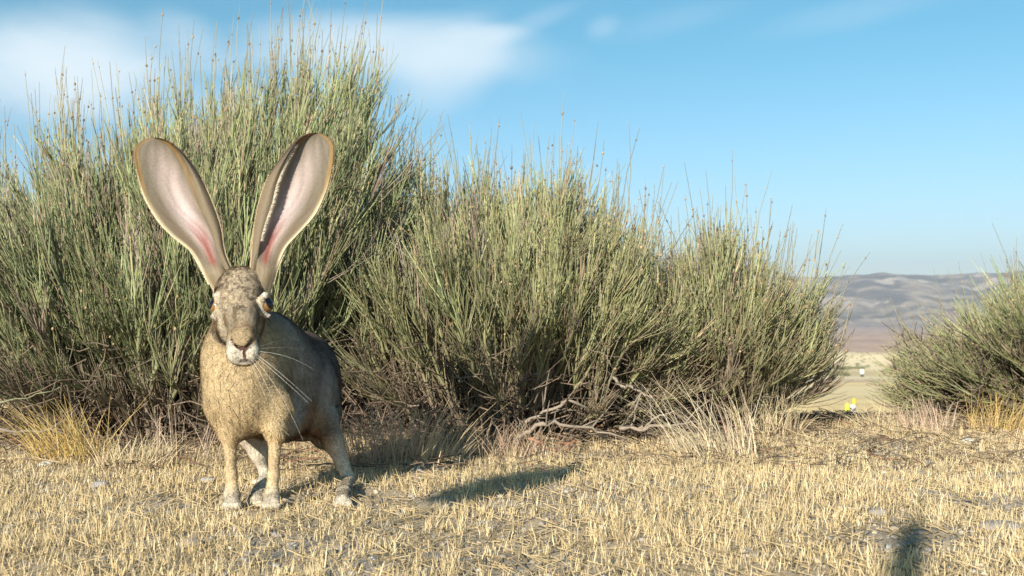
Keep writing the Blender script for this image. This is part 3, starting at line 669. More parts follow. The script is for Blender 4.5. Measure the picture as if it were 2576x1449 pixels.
# ------------------------------------------------------------------ the hare
def hare():
    loc = P(640, 1275, 1.18); loc[2] = 0
    root = empty('hare', tuple(loc)); tag(root, 'brown hare with huge upright ears standing and facing the camera', 'hare')
    # ---- body: a smooth union of shapes, meshed as one surface
    prims = []
    def ell(c, r, rot=(0, 0, 0), k=.018):
        from mathutils import Euler
        M = np.array(Euler([R(a) for a in rot]).to_matrix()); prims.append(('e', np.array(c), np.array(r), M, k))
    def cap(a, b, r1, r2, k=.010, sq=None): prims.append(('c', np.array(a), np.array(b), r1, r2, k))
    # torso
    ell(P(610, 955, 1.175), (.0435, .050, .060), k=.0)
    ell(P(622, 1004, 1.175), (.0345, .043, .042), k=.03)
    ell(P(603, 880, 1.185), (.039, .042, .045), k=.03)
    ell(P(668, 905, 1.25), (.050, .075, .062), (-8, 0, -10), k=.035)
    ell(P(720, 960, 1.32), (.056, .095, .070), (0, 0, -8), k=.03)
    ell(P(762, 972, 1.405), (.054, .070, .078), k=.03)
    ell(P(700, 1055, 1.27), (.040, .070, .028), k=.03)
    # thigh and hind leg on the viewer's right
    ell(P(812, 1030, 1.345), (.024, .042, .055), (12, 0, 0), k=.02)
    cap(P(815, 1060, 1.31), P(838, 1110, 1.275), .019, .0125, .018)
    cap(P(838, 1108, 1.275), P(878, 1205, 1.285), .0118, .0068, .010)
    cap(P(878, 1205, 1.285), P(864, 1240, 1.215), .0072, .0085, .006)
    cap(P(864, 1240, 1.215), P(862, 1262, 1.172), .0085, .0088, .006)
    for dx in (-13, -4, 5, 13): cap(P(862 + dx * .7, 1252, 1.185), P(862 + dx * 1.15, 1268, 1.163), .0045, .0042, .0025)
    # hind leg on the viewer's left
    ell(P(650, 1060, 1.27), (.026, .045, .034), k=.02)
    cap(P(622, 1085, 1.235), P(650, 1140, 1.235), .0155, .0098, .012)
    cap(P(650, 1140, 1.235), P(668, 1190, 1.245), .0095, .0066, .008)
    cap(P(668, 1190, 1.245), P(652, 1240, 1.205), .0068, .0084, .006)
    cap(P(652, 1240, 1.205), P(644, 1262, 1.175), .0084, .0086, .006)
    for dx in (-13, -4, 5, 12): cap(P(645 + dx * .7, 1252, 1.185), P(643 + dx * 1.15, 1268, 1.166), .0045, .0042, .0025)
    # front legs
    for sx, ux, ex, wx, fx, dd in ((570, 570, 576, 582, 583, 1.150), (690, 697, 693, 688, 682, 1.146)):
        cap(P(ux, 1030, dd + .02), P(ex, 1085, dd + .005), .020, .0096, .020)
        cap(P(ex, 1085, dd + .005), P(wx, 1195, dd + .012), .0083, .0057, .010)
        cap(P(wx, 1195, dd + .012), P(fx, 1250, dd + .004), .0060, .0078, .006)
        cap(P(fx, 1250, dd + .004), P(fx, 1268, dd - .010), .0092, .0085, .006)
        for dx in (-13, -5, 4, 12): cap(P(fx + dx * .8, 1258, dd - .004), P(fx + dx * 1.2, 1271, dd - .018), .0042, .0038, .0022)
    nb_ = len(prims)
    # head
    ell(P(606, 752, 1.125), (.0262, .036, .031), (20, 0, 0), k=.012)
    ell(P(606, 715, 1.132), (.0235, .024, .020), k=.014)
    cap(P(607, 770, 1.105), P(611, 842, 1.058), .0215, .0140, .012)
    ell(P(611, 868, 1.057), (.0150, .018, .0170), k=.012)
    ell(P(593, 886, 1.048), (.0098, .0115, .0125), k=.006)
    ell(P(631, 885, 1.048), (.0098, .0115, .0125), k=.006)
    ell(P(614, 905, 1.053), (.0105, .0100, .0068), k=.005)
    ell(P(611, 851, 1.044), (.0116, .0105, .0122), (-15, 0, 0), k=.006)
    ell(P(612, 862, 1.040), (.0085, .0060, .0065), k=.004)
    ell(P(577, 816, 1.115), (.0105, .022, .020), k=.016)
    ell(P(635, 812, 1.115), (.0090, .020, .018), k=.014)
    ell(P(600, 815, 1.15), (.023, .03, .028), k=.03)
    # ear stalks
    cap(P(585, 735, 1.137), P(556, 705, 1.137), .0150, .0085, .014)
    cap(P(636, 735, 1.137), P(660, 705, 1.137), .0145, .0085, .014)
    # lids
    EL_, ER_ = P(551, 770, 1.107), P(666, 769, 1.107)
    for c, s in ((EL_, -1), (ER_, 1)):
        cap(c + np.array([s * .0015, -.006, .0115]), c + np.array([s * -.002, -.011, .006]), .0032, .0030, .0025)
        cap(c + np.array([s * -.0018, -.0095, .006]), c + np.array([s * -.0018, -.0095, -.007]), .0029, .0027, .0025)
        cap(c + np.array([s * -.002, -.011, -.007]), c + np.array([s * .004, -.006, -.0118]), .0026, .0030, .0025)
        cap(c + np.array([s * .0015, -.006, .0115]), c + np.array([s * .004, .006, .0105]), .0032, .0034, .0025)
    # grid
    h = .0021
    lo = np.array([-.40, 1.0, -.006]); hi = np.array([-.15, 1.49, .285])
    n = np.ceil((hi - lo) / h).astype(int) + 1
    f = np.full(n, 1.0, np.float32)
    ax_ = [lo[i] + h * np.arange(n[i]) for i in range(3)]
    for pr in prims:
        if pr[0] == 'e':
            _, c, rr, M, k = pr; mn, mx = c - rr.max() - .05, c + rr.max() + .05
        else:
            _, a, b, r1, r2, k = pr; mn, mx = np.minimum(a, b) - max(r1, r2) - .05, np.maximum(a, b) + max(r1, r2) + .05
        i0 = np.maximum(((mn - lo) / h).astype(int), 0); i1 = np.minimum(((mx - lo) / h).astype(int) + 1, n)
        X = ax_[0][i0[0]:i1[0], None, None]; Y = ax_[1][None, i0[1]:i1[1], None]; Z = ax_[2][None, None, i0[2]:i1[2]]
        if pr[0] == 'e':
            dx, dy, dz = X - c[0], Y - c[1], Z - c[2]
            q = [dx * M[0, i] + dy * M[1, i] + dz * M[2, i] for i in range(3)]
            k0 = np.sqrt(sum((q[i] / rr[i]) ** 2 for i in range(3))); k1 = np.sqrt(sum((q[i] / rr[i] ** 2) ** 2 for i in range(3)))
            d = k0 * (k0 - 1) / np.maximum(k1, 1e-6)
        else:
            ba = b - a; L2 = ba @ ba
            tt = np.clip(((X - a[0]) * ba[0] + (Y - a[1]) * ba[1] + (Z - a[2]) * ba[2]) / L2, 0, 1)
            d = np.sqrt((X - a[0] - tt * ba[0]) ** 2 + (Y - a[1] - tt * ba[1]) ** 2 + (Z - a[2] - tt * ba[2]) ** 2) - (r1 + (r2 - r1) * tt)
        sub = f[i0[0]:i1[0], i0[1]:i1[1], i0[2]:i1[2]]
        if k > 0:
            hh = np.clip(k - np.abs(sub - d), 0, None) / k
            f[i0[0]:i1[0], i0[1]:i1[1], i0[2]:i1[2]] = np.minimum(sub, d) - hh * hh * k * .25
        else: f[i0[0]:i1[0], i0[1]:i1[1], i0[2]:i1[2]] = np.minimum(sub, d)
    # carve: mouth cleft, nostril grooves
    def carve(a, b, r, k=.002):
        nonlocal f
        a, b = np.array(a), np.array(b); mn, mx = np.minimum(a, b) - .02, np.maximum(a, b) + .02
        i0 = ((mn - lo) / h).astype(int); i1 = ((mx - lo) / h).astype(int) + 1
        X = ax_[0][i0[0]:i1[0], None, None]; Y = ax_[1][None, i0[1]:i1[1], None]; Z = ax_[2][None, None, i0[2]:i1[2]]
        ba = b - a; tt = np.clip(((X - a[0]) * ba[0] + (Y - a[1]) * ba[1] + (Z - a[2]) * ba[2]) / (ba @ ba), 0, 1)
        d = np.sqrt((X - a[0] - tt * ba[0]) ** 2 + (Y - a[1] - tt * ba[1]) ** 2 + (Z - a[2] - tt * ba[2]) ** 2) - r
        s = f[i0[0]:i1[0], i0[1]:i1[1], i0[2]:i1[2]]; f[i0[0]:i1[0], i0[1]:i1[1], i0[2]:i1[2]] = np.maximum(s, -d)
    carve(P(612, 880, 1.0355), P(614, 912, 1.038), .0017)
    carve(P(585, 857, 1.0400), P(611, 881, 1.0350), .0024)
    carve(P(639, 853, 1.0400), P(613, 881, 1.0350), .0026)
    carve(P(604, 912, 1.040), P(624, 911, 1.040), .0028)
    # surface nets
    S = f < 0
    c8 = [S[i:n[0] - 1 + i, j:n[1] - 1 + j, k:n[2] - 1 + k] for i in (0, 1) for j in (0, 1) for k in (0, 1)]
    cnt = sum(c.astype(np.int8) for c in c8); act = (cnt > 0) & (cnt < 8)
    ci = np.argwhere(act); vid = np.full(act.shape, -1, np.int64); vid[act] = np.arange(len(ci))
    acc = np.zeros((len(ci), 3)); num = np.zeros(len(ci))
    corners = [(i, j, k) for i in (0, 1) for j in (0, 1) for k in (0, 1)]
    for a_ in corners:
        for ax in range(3):
            if a_[ax]: continue
            b_c = list(a_); b_c[ax] = 1
            pa, pb = ci + np.array(a_), ci + np.array(b_c)
            fa = f[pa[:, 0], pa[:, 1], pa[:, 2]]; fb = f[pb[:, 0], pb[:, 1], pb[:, 2]]
            cr_ = (fa < 0) != (fb < 0); t_ = np.where(cr_, fa / np.where(cr_, fa - fb, 1), 0)
            pt = np.array(a_) + t_[:, None] * np.eye(3)[ax]
            acc += pt * cr_[:, None]; num += cr_
    V = lo + h * (ci + acc / num[:, None])
    quads = []
    for ax in range(3):
        o1, o2 = [(1, 2), (2, 0), (0, 1)][ax]
        s0 = [slice(1, n[i] - 1) for i in range(3)]; s0[ax] = slice(0, n[ax] - 1); s1 = list(s0); s1[ax] = slice(1, n[ax])
        A_, B_ = S[tuple(s0)], S[tuple(s1)]; cr_ = A_ != B_
        base = np.argwhere(cr_); off = np.array([s.start for s in s0]); p = base + off
        e1 = np.eye(3, dtype=int)[o1]; e2 = np.eye(3, dtype=int)[o2]
        q = np.stack([vid[tuple((p - e1 - e2).T)], vid[tuple((p - e2).T)], vid[tuple(p.T)], vid[tuple((p - e1).T)]], -1)
        flip = ~A_[cr_]; q[flip] = q[flip][:, ::-1]; quads.append(q)
    Q = np.concatenate(quads); Q = Q[(Q >= 0).all(1)][:, ::-1]
    # ---- colours of the coat, from landmarks on the body
    def near(c, r, s=.5, sc=(1, 1, 1)):
        d = np.linalg.norm((V - np.array(c)) * np.array(sc), axis=1) / r
        return np.clip((1 + s - d) / s, 0, 1)[:, None] * np.ones(1)
    def nzv(s, seed):
        return (fbm(V[:, 0] * s + V[:, 1] * s * .7, V[:, 2] * s + V[:, 1] * s * .3, 3, seed))[:, None]
    C_ = np.ones((len(V), 3)) * np.array([.42, .35, .27])                       # grey brown back
    def lay(m, c): 
        nonlocal C_
        C_ = C_ * (1 - m) + np.array(c) * m
    lay(np.clip((V[:, 1:2] - 1.22) / .08, 0, 1) * np.clip((V[:, 2:3] - .11) / .05, 0, 1), (.45, .39, .345))
    lay(np.clip((1.225 - V[:, 1:2]) / .05, 0, 1), (.53, .395, .225))                      # tan chest
    lay(near(P(618, 1085, 1.2), .022, .6, (.7, .6, 1)), (.62, .52, .40))
    belly = np.clip((.088 - V[:, 2:3]) / .025, 0, 1) * np.clip((V[:, 1:2] - 1.19) / .03, 0, 1)
    lay(belly, (.60, .51, .40))
    lay(near(P(790, 1085, 1.27), .022, .8, (1, 1, .8)) * .8, (.42, .22, .10))                     # rusty inner thigh
    # legs
    lay((V[:, 2:3] < .082) * np.clip((1.185 - V[:, 1:2]) / .01, 0, 1) * (np.abs(V[:, 1:2] - 1.15) < .04), (.60, .45, .27))
    legz = np.clip((.062 - V[:, 2:3]) / .03, 0, 1)
    lay(legz * near(P(866, 1190, 1.26), .062, .3), (.70, .62, .50))
    lay(legz * near(P(655, 1190, 1.22), .045, .3) * np.clip((V[:, 1:2] - 1.172) / .006, 0, 1), (.70, .62, .50))
    lay(np.clip((.028 - V[:, 2:3]) / .02, 0, 1) * (V[:, 1:2] < 1.25), (.66, .58, .46))
    # head
    hd = near(P(607, 790, 1.10), .085, .06)
    inhead = (V[:, 2:3] > P(0, 915, 1.06)[2]) & (V[:, 1:2] < 1.175 - 1.7 * np.clip(P(0, 800, 1.1)[2] - V[:, 2:3], 0, 1))
    hm = hd * inhead
    lay(hm, (.52, .415, .285))
    lay(hm * (np.clip((P(0, 800, 1.09)[2] - V[:, 2:3]) / .01, 0, 1)) * np.clip((np.abs(V[:, 0:1] - P(609, 800, 1.07)[0]) - .0105) / .004, 0, 1), (.50, .41, .29))
    ticks = np.clip((nzv(330, 5) - .46) * 8, 0, 1)
    top = hm * np.clip((V[:, 2:3] - P(0, 815, 1.06)[2]) / .015, 0, 1)
    lay(top * ticks * .7, (.12, .088, .065)); lay(top * np.clip((nzv(300, 9) - .55) * 8, 0, 1) * .8, (.60, .48, .34))
    def band(m_, pts, rad_, c_, d_):
        for q0, q1 in zip(pts[:-1], pts[1:]):
            a_, b_ = P(q0[0], q0[1], d_), P(q1[0], q1[1], d_); ba = b_ - a_; k3 = d_ / V[:, 1:2]; w3 = np.concatenate([V[:, 0:1] * k3, V[:, 1:2], CAM_H + (V[:, 2:3] - CAM_H) * k3], 1) - a_; w3 = w3 * np.array([1, 0, 1]); ba = ba * np.array([1, 0, 1])
            tt = np.clip(w3 @ ba / (ba @ ba), 0, 1)[:, None]; dd = np.linalg.norm(w3 - tt * ba, axis=1)[:, None]
            lay(m_ * np.clip((rad_ - dd) / (rad_ * .45), 0, 1), c_)
    band(hm, [(556, 792), (562, 820), (573, 845), (577, 862)], .0058, (.74, .63, .47), 1.08)
    band(hm, [(657, 792), (651, 818), (644, 840), (641, 858)], .0046, (.72, .62, .46), 1.08)
    band(hm, [(588, 775), (592, 820)], .0028, (.26, .20, .13), 1.08); band(hm, [(632, 775), (628, 820)], .0024, (.26, .20, .13), 1.08)
    for s, e in ((-1, EL_), (1, ER_)):                                           # pale stripe down from the eye, pale lids
        lay(near(e, .0098, .05), (.05, .035, .03))
        lay(hm * near(e + np.array([-s * .0035, -.0110, 0]), .0042, .5, (1, 1, .5)), (.60, .50, .36))
        lay(hm * near(P(607 + s * 45, 820, 1.075), .009, .6, (1, .5, .5)), (.60, .50, .37))
        lay(hm * near(P(607 + s * 32, 850, 1.06), .008, .5, (1, .6, .6)), (.62, .53, .41))
        lay(near(e + np.array([s * .002, -.006, .0125]), .0055, .3), (.76, .68, .56))
        lay(near(e + np.array([s * .003, -.006, -.0125]), .0045, .3), (.72, .60, .52))
    lay(hm * near(P(611, 836, 1.045), .0140, .35, (1.15, .8, 1)), (.50, .38, .245))            # tan nose bridge
    mz = np.clip(near(P(593, 887, 1.045), .0130, .25) + near(P(631, 886, 1.045), .0130, .25) + near(P(612, 902, 1.048), .012, .3), 0, 1)
    lay(mz * hm, (.66, .59, .48))
    lay(near(P(611, 852, 1.036), .0115, .2, (.95, 1, .9)) * (V[:, 2:3] > P(0, 880, 1.036)[2] + np.abs(V[:, 0:1] - P(612, 850, 1.037)[0]) * .75), (.44, .33, .20))
    for a_, b_ in ((P(585, 857, 1.039), P(611, 882, 1.035)), (P(639, 853, 1.039), P(613, 882, 1.035)), (P(612, 880, 1.035), P(614, 912, 1.038)), (P(604, 912, 1.040), P(624, 911, 1.040))):
        ba = b_ - a_; tt = np.clip((V - a_) @ ba / (ba @ ba), 0, 1)[:, None]; d = np.linalg.norm(V - a_ - tt * ba, axis=1)[:, None]
        lay(np.clip((.0036 - d) / .0012, 0, 1), (.07, .032, .028))
    dark_streak = near(P(556, 860, 1.11), .006, .7, (1, 1, .35)); lay(dark_streak * .7, (.16, .13, .11))  # darker upright streak beside the muzzle
    lay(near(P(612, 700, 1.14), .004, .8, (1, 1, .35)) * .7, (.08, .06, .05))
    C_ = C_ * (.86 + .28 * nzv(120, 3)) * (1 + rng.normal(0, .06, (len(V), 1)))
    # ---- ears
    Mt = []; EV = []; EQ = []; EC = []; en = len(V)
    def ear(med, lat, s):
        nonlocal en
        def resamp(pts, m):
            p = np.array(pts, float)
            for _ in range(2):                                 # round the outline
                q = np.empty((2 * len(p) - 2, 2)); q[0::2] = .75 * p[:-1] + .25 * p[1:]; q[1::2] = .25 * p[:-1] + .75 * p[1:]; q[0] = p[0]; q[-1] = p[-1]; p = q
            L = np.concatenate([[0], np.cumsum(np.linalg.norm(np.diff(p, axis=0), axis=1))]); L /= L[-1]
            u = 1 - (1 - np.linspace(0, 1, m)) ** 1.25
            return np.stack([np.interp(u, L, p[:, i]) for i in (0, 1)], -1)
        m = 80; Mp, Lp = resamp(med, m), resamp(lat, m); tt = np.linspace(0, 1, m)
        D = 1.124 + .02 * tt ** 1.5
        A3 = np.array([P(a[0], a[1], d) for a, d in zip(Mp, D)]); B3 = np.array([P(a[0], a[1], d + .004) for a, d in zip(Lp, D)])
        fwd = unit(A3.mean(0) - np.array([0, 0, CAM_H])); 
        w_ = np.linalg.norm(B3 - A3, axis=1)
        U = (B3 - A3)
        op = np.clip((tt - .08) / .12, 0, 1); op = op * op * (3 - 2 * op)            # opening of the tube
        tip = np.clip((1 - tt) / .30, 0, 1) ** .6
        roll = .20 * np.clip((.84 - tt) / .42, 0, 1) * np.clip(tt / .08, .3, 1) + .03 * tip
        inner = np.array([[0, -.00], [.02, .10], [.07, .17], [.16, .215], [.30, .225], [.45, .20], [.60, .15], [.75, .10], [.88, .055], [.96, .025], [1, .0]])
        closed = np.array([[0, 0], [.02, -.06], [.07, -.14], [.16, -.22], [.30, -.29], [.45, -.31], [.60, -.29], [.75, -.23], [.88, -.14], [.96, -.06], [1, 0]])
        outer = np.array([[1.0, .03], [.93, .10], [.80, .17], [.62, .235], [.45, .275], [.28, .285], [.13, .25], [.04, .17], [.0, .06], [.25, -.03], [.6, -.06]])
        rows = []; cols = []
        NS = 6
        for i in range(m):
            rr = roll[i]; o = op[i]
            vi = inner * o + closed * (1 - o)
            ui = rr + vi[:, 0] * (1 - rr)
            vdep = vi[:, 1] * tip[i] * (.85 + .15 * tt[i])
            vdep = vdep + (-.12 * o * (1 - np.clip(tt[i] * 1.1, 0, 1))) * (1 - vi[:, 0]) ** 3 * tip[i]
            inn = np.stack([ui, vdep], -1)
            ou = outer.copy(); ou[-2:, 0] = rr * outer[-2:, 0]; ou[:-2, 0] = outer[:-2, 0]
            ou[:, 1] = outer[:, 1] * tip[i]; ou[-2:, 1] = np.array([-.04, -.10]) * o * tip[i] - .06 * (1 - o)
            lp = np.concatenate([inn, ou])
            # add a minimum wall thickness near the tip
            lp[len(inn):len(inn) + 9, 1] += .0016 / max(w_[i], .004)
            # densify
            P2 = []
            for j in range(len(lp)):
                a, b = lp[j], lp[(j + 1) % len(lp)]
                p0, p3 = lp[j - 1], lp[(j + 2) % len(lp)]
                for q in range(3):
                    x = q / 3; P2.append(.5 * ((2 * a) + (-p0 + b) * x + (2 * p0 - 5 * a + 4 * b - p3) * x * x + (-p0 + 3 * a - 3 * b + p3) * x ** 3))
            P2 = np.array(P2)
            rows.append(A3[i] + U[i] * P2[:, :1] + fwd * (w_[i] * P2[:, 1:]))
            # colour
            K3 = len(inn) * 3; u_ = np.linspace(0, 1, K3)
            edge = np.minimum(np.minimum(P2[:K3, 0] - rr, 1 - P2[:K3, 0]) * w_[i], (1 - tt[i]) * .115)  # metres from the rim
            jn = vnoise(P2[:K3, 0] * 6, np.full(K3, tt[i] * 9), 3)
            grey_ = np.array([.175, .143, .098]); pink_sheen = np.array([.62, .485, .465]); red = np.array([.27, .085, .065]); och = np.array([.27, .165, .055]); cream = np.array([.66, .54, .36])
            x = (P2[:K3, 0] - rr) / (1 - rr)
            pk = np.clip(1 - np.abs(x - (.30 + .18 * tt[i])) / .36, 0, 1) ** .8 * np.clip((.88 - tt[i]) / .45, 0, 1) * np.clip((tt[i] - .14) / .1, 0, 1)  # pink ear skin, with a pale sheen painted into the same colour
            cc = grey_ * (1 - pk[:, None]) + pink_sheen * pk[:, None]
            br = (np.clip(1 - np.abs(x - .80) / .22, 0, 1) * np.clip((.62 - tt[i]) / .3, 0, 1) * np.clip((tt[i] - .08) / .1, 0, 1))[:, None] * .75; cc = cc * (1 - br) + np.array([.135, .085, .045]) * br
            rd = (np.clip(1 - np.abs(x - .34) / .26, 0, 1) * np.clip((.38 - tt[i]) / .13, 0, 1) * np.clip((tt[i] - .10) / .04, 0, 1) * (.35 + 1.3 * vnoise(P2[:K3, 0] * 22, np.full(K3, tt[i] * 7), 3)))[:, None]; rd = np.clip(rd * 1.1, 0, 1)
            cc = cc * (1 - rd) + red * rd
            sk = np.clip((.14 - tt[i]) / .04, 0, 1); cc = cc * (1 - sk) + np.array([.26, .20, .125]) * sk
            e1 = np.clip((.0058 - edge) / .0026, 0, 1)[:, None] * np.clip((tt[i] - .35) / .25, 0, 1); cc = cc * (1 - e1) + och * e1
            e3 = (np.clip(1 - np.abs(edge - .0055) / .0009, 0, 1) * np.clip((tt[i] - .62) / .1, 0, 1))[:, None] * .6; cc = cc * (1 - e3) + np.array([.10, .07, .05]) * e3
            e2 = (np.clip((.0040 - edge) / .0034, 0, 1) * (x > .5))[:, None] * np.clip((.66 - tt[i]) / .2, 0, 1); cc = cc * (1 - e2) + cream * e2
            e4 = (np.clip((.006 - edge) / .003, 0, 1) * (x < .5))[:, None] * np.clip((.80 - tt[i]) / .15, 0, 1) * np.clip((tt[i] - .2) / .1, 0, 1) * (.85 if s > 0 else .12); cc = cc * (1 - e4) + np.array([.74, .64, .48]) * e4
            cc = cc * (.80 + .4 * vnoise(x * 16 + 3 * np.sin(tt[i] * 9), np.full(K3, tt[i] * 5), 13))[:, None]
            co = np.ones((len(P2) - K3, 3)) * (np.array([.23, .175, .11]) * (1 - np.clip((tt[i] - .55) / .3, 0, 1)) + np.array([.05, .035, .028]) * np.clip((tt[i] - .55) / .3, 0, 1))
            co[:6] = co[:6] * .5 + np.array([.8, .7, .55]) * .5 * (1 - np.clip((tt[i] - .5) / .3, 0, 1)) + np.array([.06, .04, .03]) * .5 * np.clip((tt[i] - .5) / .3, 0, 1)
            cols.append(np.concatenate([cc, co]))
        rows = np.array(rows); cols = np.array(cols); k = rows.shape[1]
        idx = np.arange(m * k).reshape(m, k) + en
        a = idx[:-1]; b = idx[1:]
        q = np.stack([a, np.roll(a, -1, 1), np.roll(b, -1, 1), b], -1).reshape(-1, 4)
        if s > 0: q = q[:, ::-1]
        EV.append(rows.reshape(-1, 3)); EC.append(cols.reshape(-1, 3)); EQ.append(q); en += m * k
        return rows, roll, cols
    latL = [(541, 742), (527, 716), (487, 639), (465.5, 617.6), (434, 594), (399.5, 559.5), (365, 501), (349, 449), (336, 388), (341, 370), (360, 353), (386, 346)]
    medL = [(603, 722), (588, 690), (571, 652), (563, 625), (558, 575), (545, 533), (526, 485), (500, 435), (471, 396), (444, 369.5), (415, 351), (386, 346)]
    medR = [(626, 722), (629, 690), (631, 660), (636, 599), (642, 546), (658, 480), (679, 435), (713, 390), (745, 353.7), (771, 338), (797, 334)]
    latR = [(677, 742), (686, 718), (698, 673), (711, 638.7), (724, 615), (750.5, 588.5), (790, 546), (808, 512), (827, 464.5), (838, 409), (840, 364), (822, 343), (797, 334)]
    e1 = ear(medL, latL, -1); e2 = ear(medR, latR, 1)
    nbody = len(Q)
    AV = np.concatenate([V] + EV); AQ = np.concatenate([Q] + EQ); AC = np.concatenate([C_] + EC)
    midx = np.concatenate([np.zeros(nbody, int), np.ones(len(AQ) - nbody, int)])
    mesh_obj('body', AV, AQ, [M_body, M_ear], root, col=np.clip(AC, 0, 1), midx=midx)
    # ---- fur: short fine hairs combed over the coat
    r = np.random.default_rng(3)
    p0, p1, p2, p3 = (V[Q[:, i]] for i in range(4))
    FN = np.cross(p2 - p0, p3 - p1); area = np.linalg.norm(FN, axis=1) * .5; FN = unit(FN)
    VN = np.zeros_like(V)
    for i in range(4): np.add.at(VN, Q[:, i], FN)
    VN = unit(VN)
    nh = 420000
    wgt = area * np.where(p0[:, 1] < 1.14, 1.6, 1.0); fi = r.choice(len(Q), nh, p=wgt / wgt.sum())
    u, v = r.uniform(0, 1, (2, nh, 1))
    S0 = (p0[fi] * (1 - u) + p1[fi] * u) * (1 - v) + (p3[fi] * (1 - u) + p2[fi] * u) * v
    Nn = VN[Q[fi, 0]]; Cc = C_[Q[fi, 0]]
    headz = P(0, 915, 1.06)[2]; nose = P(612, 858, 1.035); headc = P(607, 800, 1.09)
    onhead = (S0[:, 2] > headz) & (S0[:, 1] < 1.172 - 1.7 * np.clip(P(0, 800, 1.1)[2] - S0[:, 2], 0, 1))
    flow = np.tile(np.array([.0, .35, -1.0]), (nh, 1)) + r.normal(0, .25, (nh, 3))
    cl_ = fbm(S0[:, 0] * 70, S0[:, 2] * 45, 2, 6)[:, None] - .5; flow[:, :1] += cl_ * 1.6
    flow[onhead] = unit(S0[onhead] - nose) + r.normal(0, .3, (onhead.sum(), 3))
    back = (S0[:, 1] > 1.24) & (S0[:, 2] > .1); flow[back] += np.array([0, .9, 0])
    tang = unit(flow - (flow * Nn).sum(1, keepdims=True) * Nn)
    lift = r.uniform(.2, .75, (nh, 1))
    L = r.uniform(.005, .0095, nh)
    L[onhead] = r.uniform(.0018, .0038, onhead.sum())
    muz = np.linalg.norm(S0 - P(612, 876, 1.04), axis=1) < .024; L[muz] = r.uniform(.0010, .0022, muz.sum())
    legs = (S0[:, 2] < .085) & ~((S0[:, 1] > 1.19) & (S0[:, 2] > .06)); L[legs] = r.uniform(.0022, .0042, legs.sum())
    chest = (S0[:, 1] < 1.22) & (S0[:, 2] > .085) & ~onhead; L[chest] *= 1.55
    eyeb = (np.linalg.norm(S0 - EL_, axis=1) < .0115) | (np.linalg.norm(S0 - ER_, axis=1) < .0115)
    mouth = Cc.sum(1) < .30
    keep = ~(eyeb | (mouth & onhead & muz)) & (S0[:, 2] > .002)
    cl0 = cl_[keep][:, 0]
    S0, Nn, Cc, tang, lift, L, onh, chs = (a[keep] for a in (S0, Nn, Cc, tang, lift, L, onhead, chest)); nh = len(S0)
    d = unit(tang + Nn * lift); side = unit(np.cross(Nn, d)) * (np.where(onh, .00032, .00045) * r.uniform(.7, 1.3, nh))[:, None]
    S0 = S0 - Nn * .0004
    mid = S0 + d * (L * .5)[:, None]; end = mid + unit(d + tang * .4 + r.normal(0, .12, d.shape)) * (L * .5)[:, None]
    HV = np.stack([S0 - side, S0 + side, mid - side * .8, mid + side * .8, end], 1)
    idx = (np.arange(nh) * 5)[:, None]
    q = idx + np.array([[0, 2, 3, 1]]); t3 = idx + np.array([[2, 4, 3]])
    kd = r.uniform(0, 1, (nh, 1)); tone = np.where(kd < .10, .68, np.where(kd > .88, 1.25, 1.0)) * r.uniform(.9, 1.1, (nh, 1))
    streak = fbm(S0[:, 0] * 650 + cl0 * 4, S0[:, 2] * 190 + S0[:, 1] * 120, 2, 8)[:, None]
    streak = np.where(onh[:, None], fbm(S0[:, 0] * 450, S0[:, 2] * 450, 2, 18)[:, None], streak)
    tone = tone * (.76 + .5 * np.clip(streak * 1.6 - .3, 0, 1)) * r.uniform(.85, 1.15, (nh, 1))
    hc = np.clip(Cc * 1.02 * tone, 0, .9); tipc = np.clip(hc * np.array([1.45, 1.36, 1.2]), 0, .92)
    HC = np.stack([hc * .75, hc * .75, hc, hc, tipc], 1)
    HNn = np.repeat(unit(Nn + r.normal(0, .22, Nn.shape))[:, None], 5, 1).reshape(-1, 3)
    gi = r.choice(np.flatnonzero(chs & ~onh), 9000, replace=False)
    gL = r.uniform(.010, .019, len(gi))[:, None]; gd = unit(tang[gi] + Nn[gi] * r.uniform(.25, .8, gL.shape) + r.normal(0, .15, (len(gi), 3))); gs = unit(np.cross(Nn[gi], gd)) * .00022
    gm = S0[gi] + gd * gL * .5; ge = gm + unit(gd + tang[gi] * .7) * gL * .5; gc_ = (np.array([.72, .56, .34]) * r.uniform(.5, 1.15, (len(gi), 1)))[:, None]
    GHV = np.stack([S0[gi] - gs, S0[gi] + gs, gm - gs * .8, gm + gs * .8, ge], 1); GHC = np.repeat(gc_, 5, 1)
    # fringe on the ears
    EHV = [GHV]; EHC = [GHC]
    for sgn, (rows, roll, cols) in ((-1, e1), (1, e2)):
        m, k = rows.shape[:2]
        def fringe(j, n_, t0, t1, L0, L1, colr, dirf, out):
            ti = r.uniform(t0, t1, n_) * (m - 1); i0 = ti.astype(int); ff = (ti - i0)[:, None]
            jj = np.full(n_, j)
            b = rows[i0, jj] * (1 - ff) + rows[np.minimum(i0 + 1, m - 1), jj] * ff
            ac = rows[i0, 12] - rows[i0, 0]; ac = unit(ac); al = unit(rows[np.minimum(i0 + 2, m - 1), j] - rows[np.maximum(i0 - 1, 0), j])
            dd = unit(ac * out + al * .5 + np.array([0, -.12, 0]) + r.normal(0, .22, (n_, 3)))
            LL = r.uniform(L0, L1, n_)[:, None]; e = b + dd * LL; sd = unit(np.cross(dd, np.array([0, 1., 0]))) * .00020; sd = sd * np.where((np.cross(dd, sd) @ np.array([-.3, -.9, .3])) < 0, -1, 1)[:, None]
            m_ = b + dd * LL * .5
            EHV.append(np.stack([b - sd, b + sd, m_ - sd * .8, m_ + sd * .8, e], 1))
            EHC.append(np.repeat((np.array(colr) * r.uniform(.8, 1.15, (n_, 1)))[:, None], 5, 1))
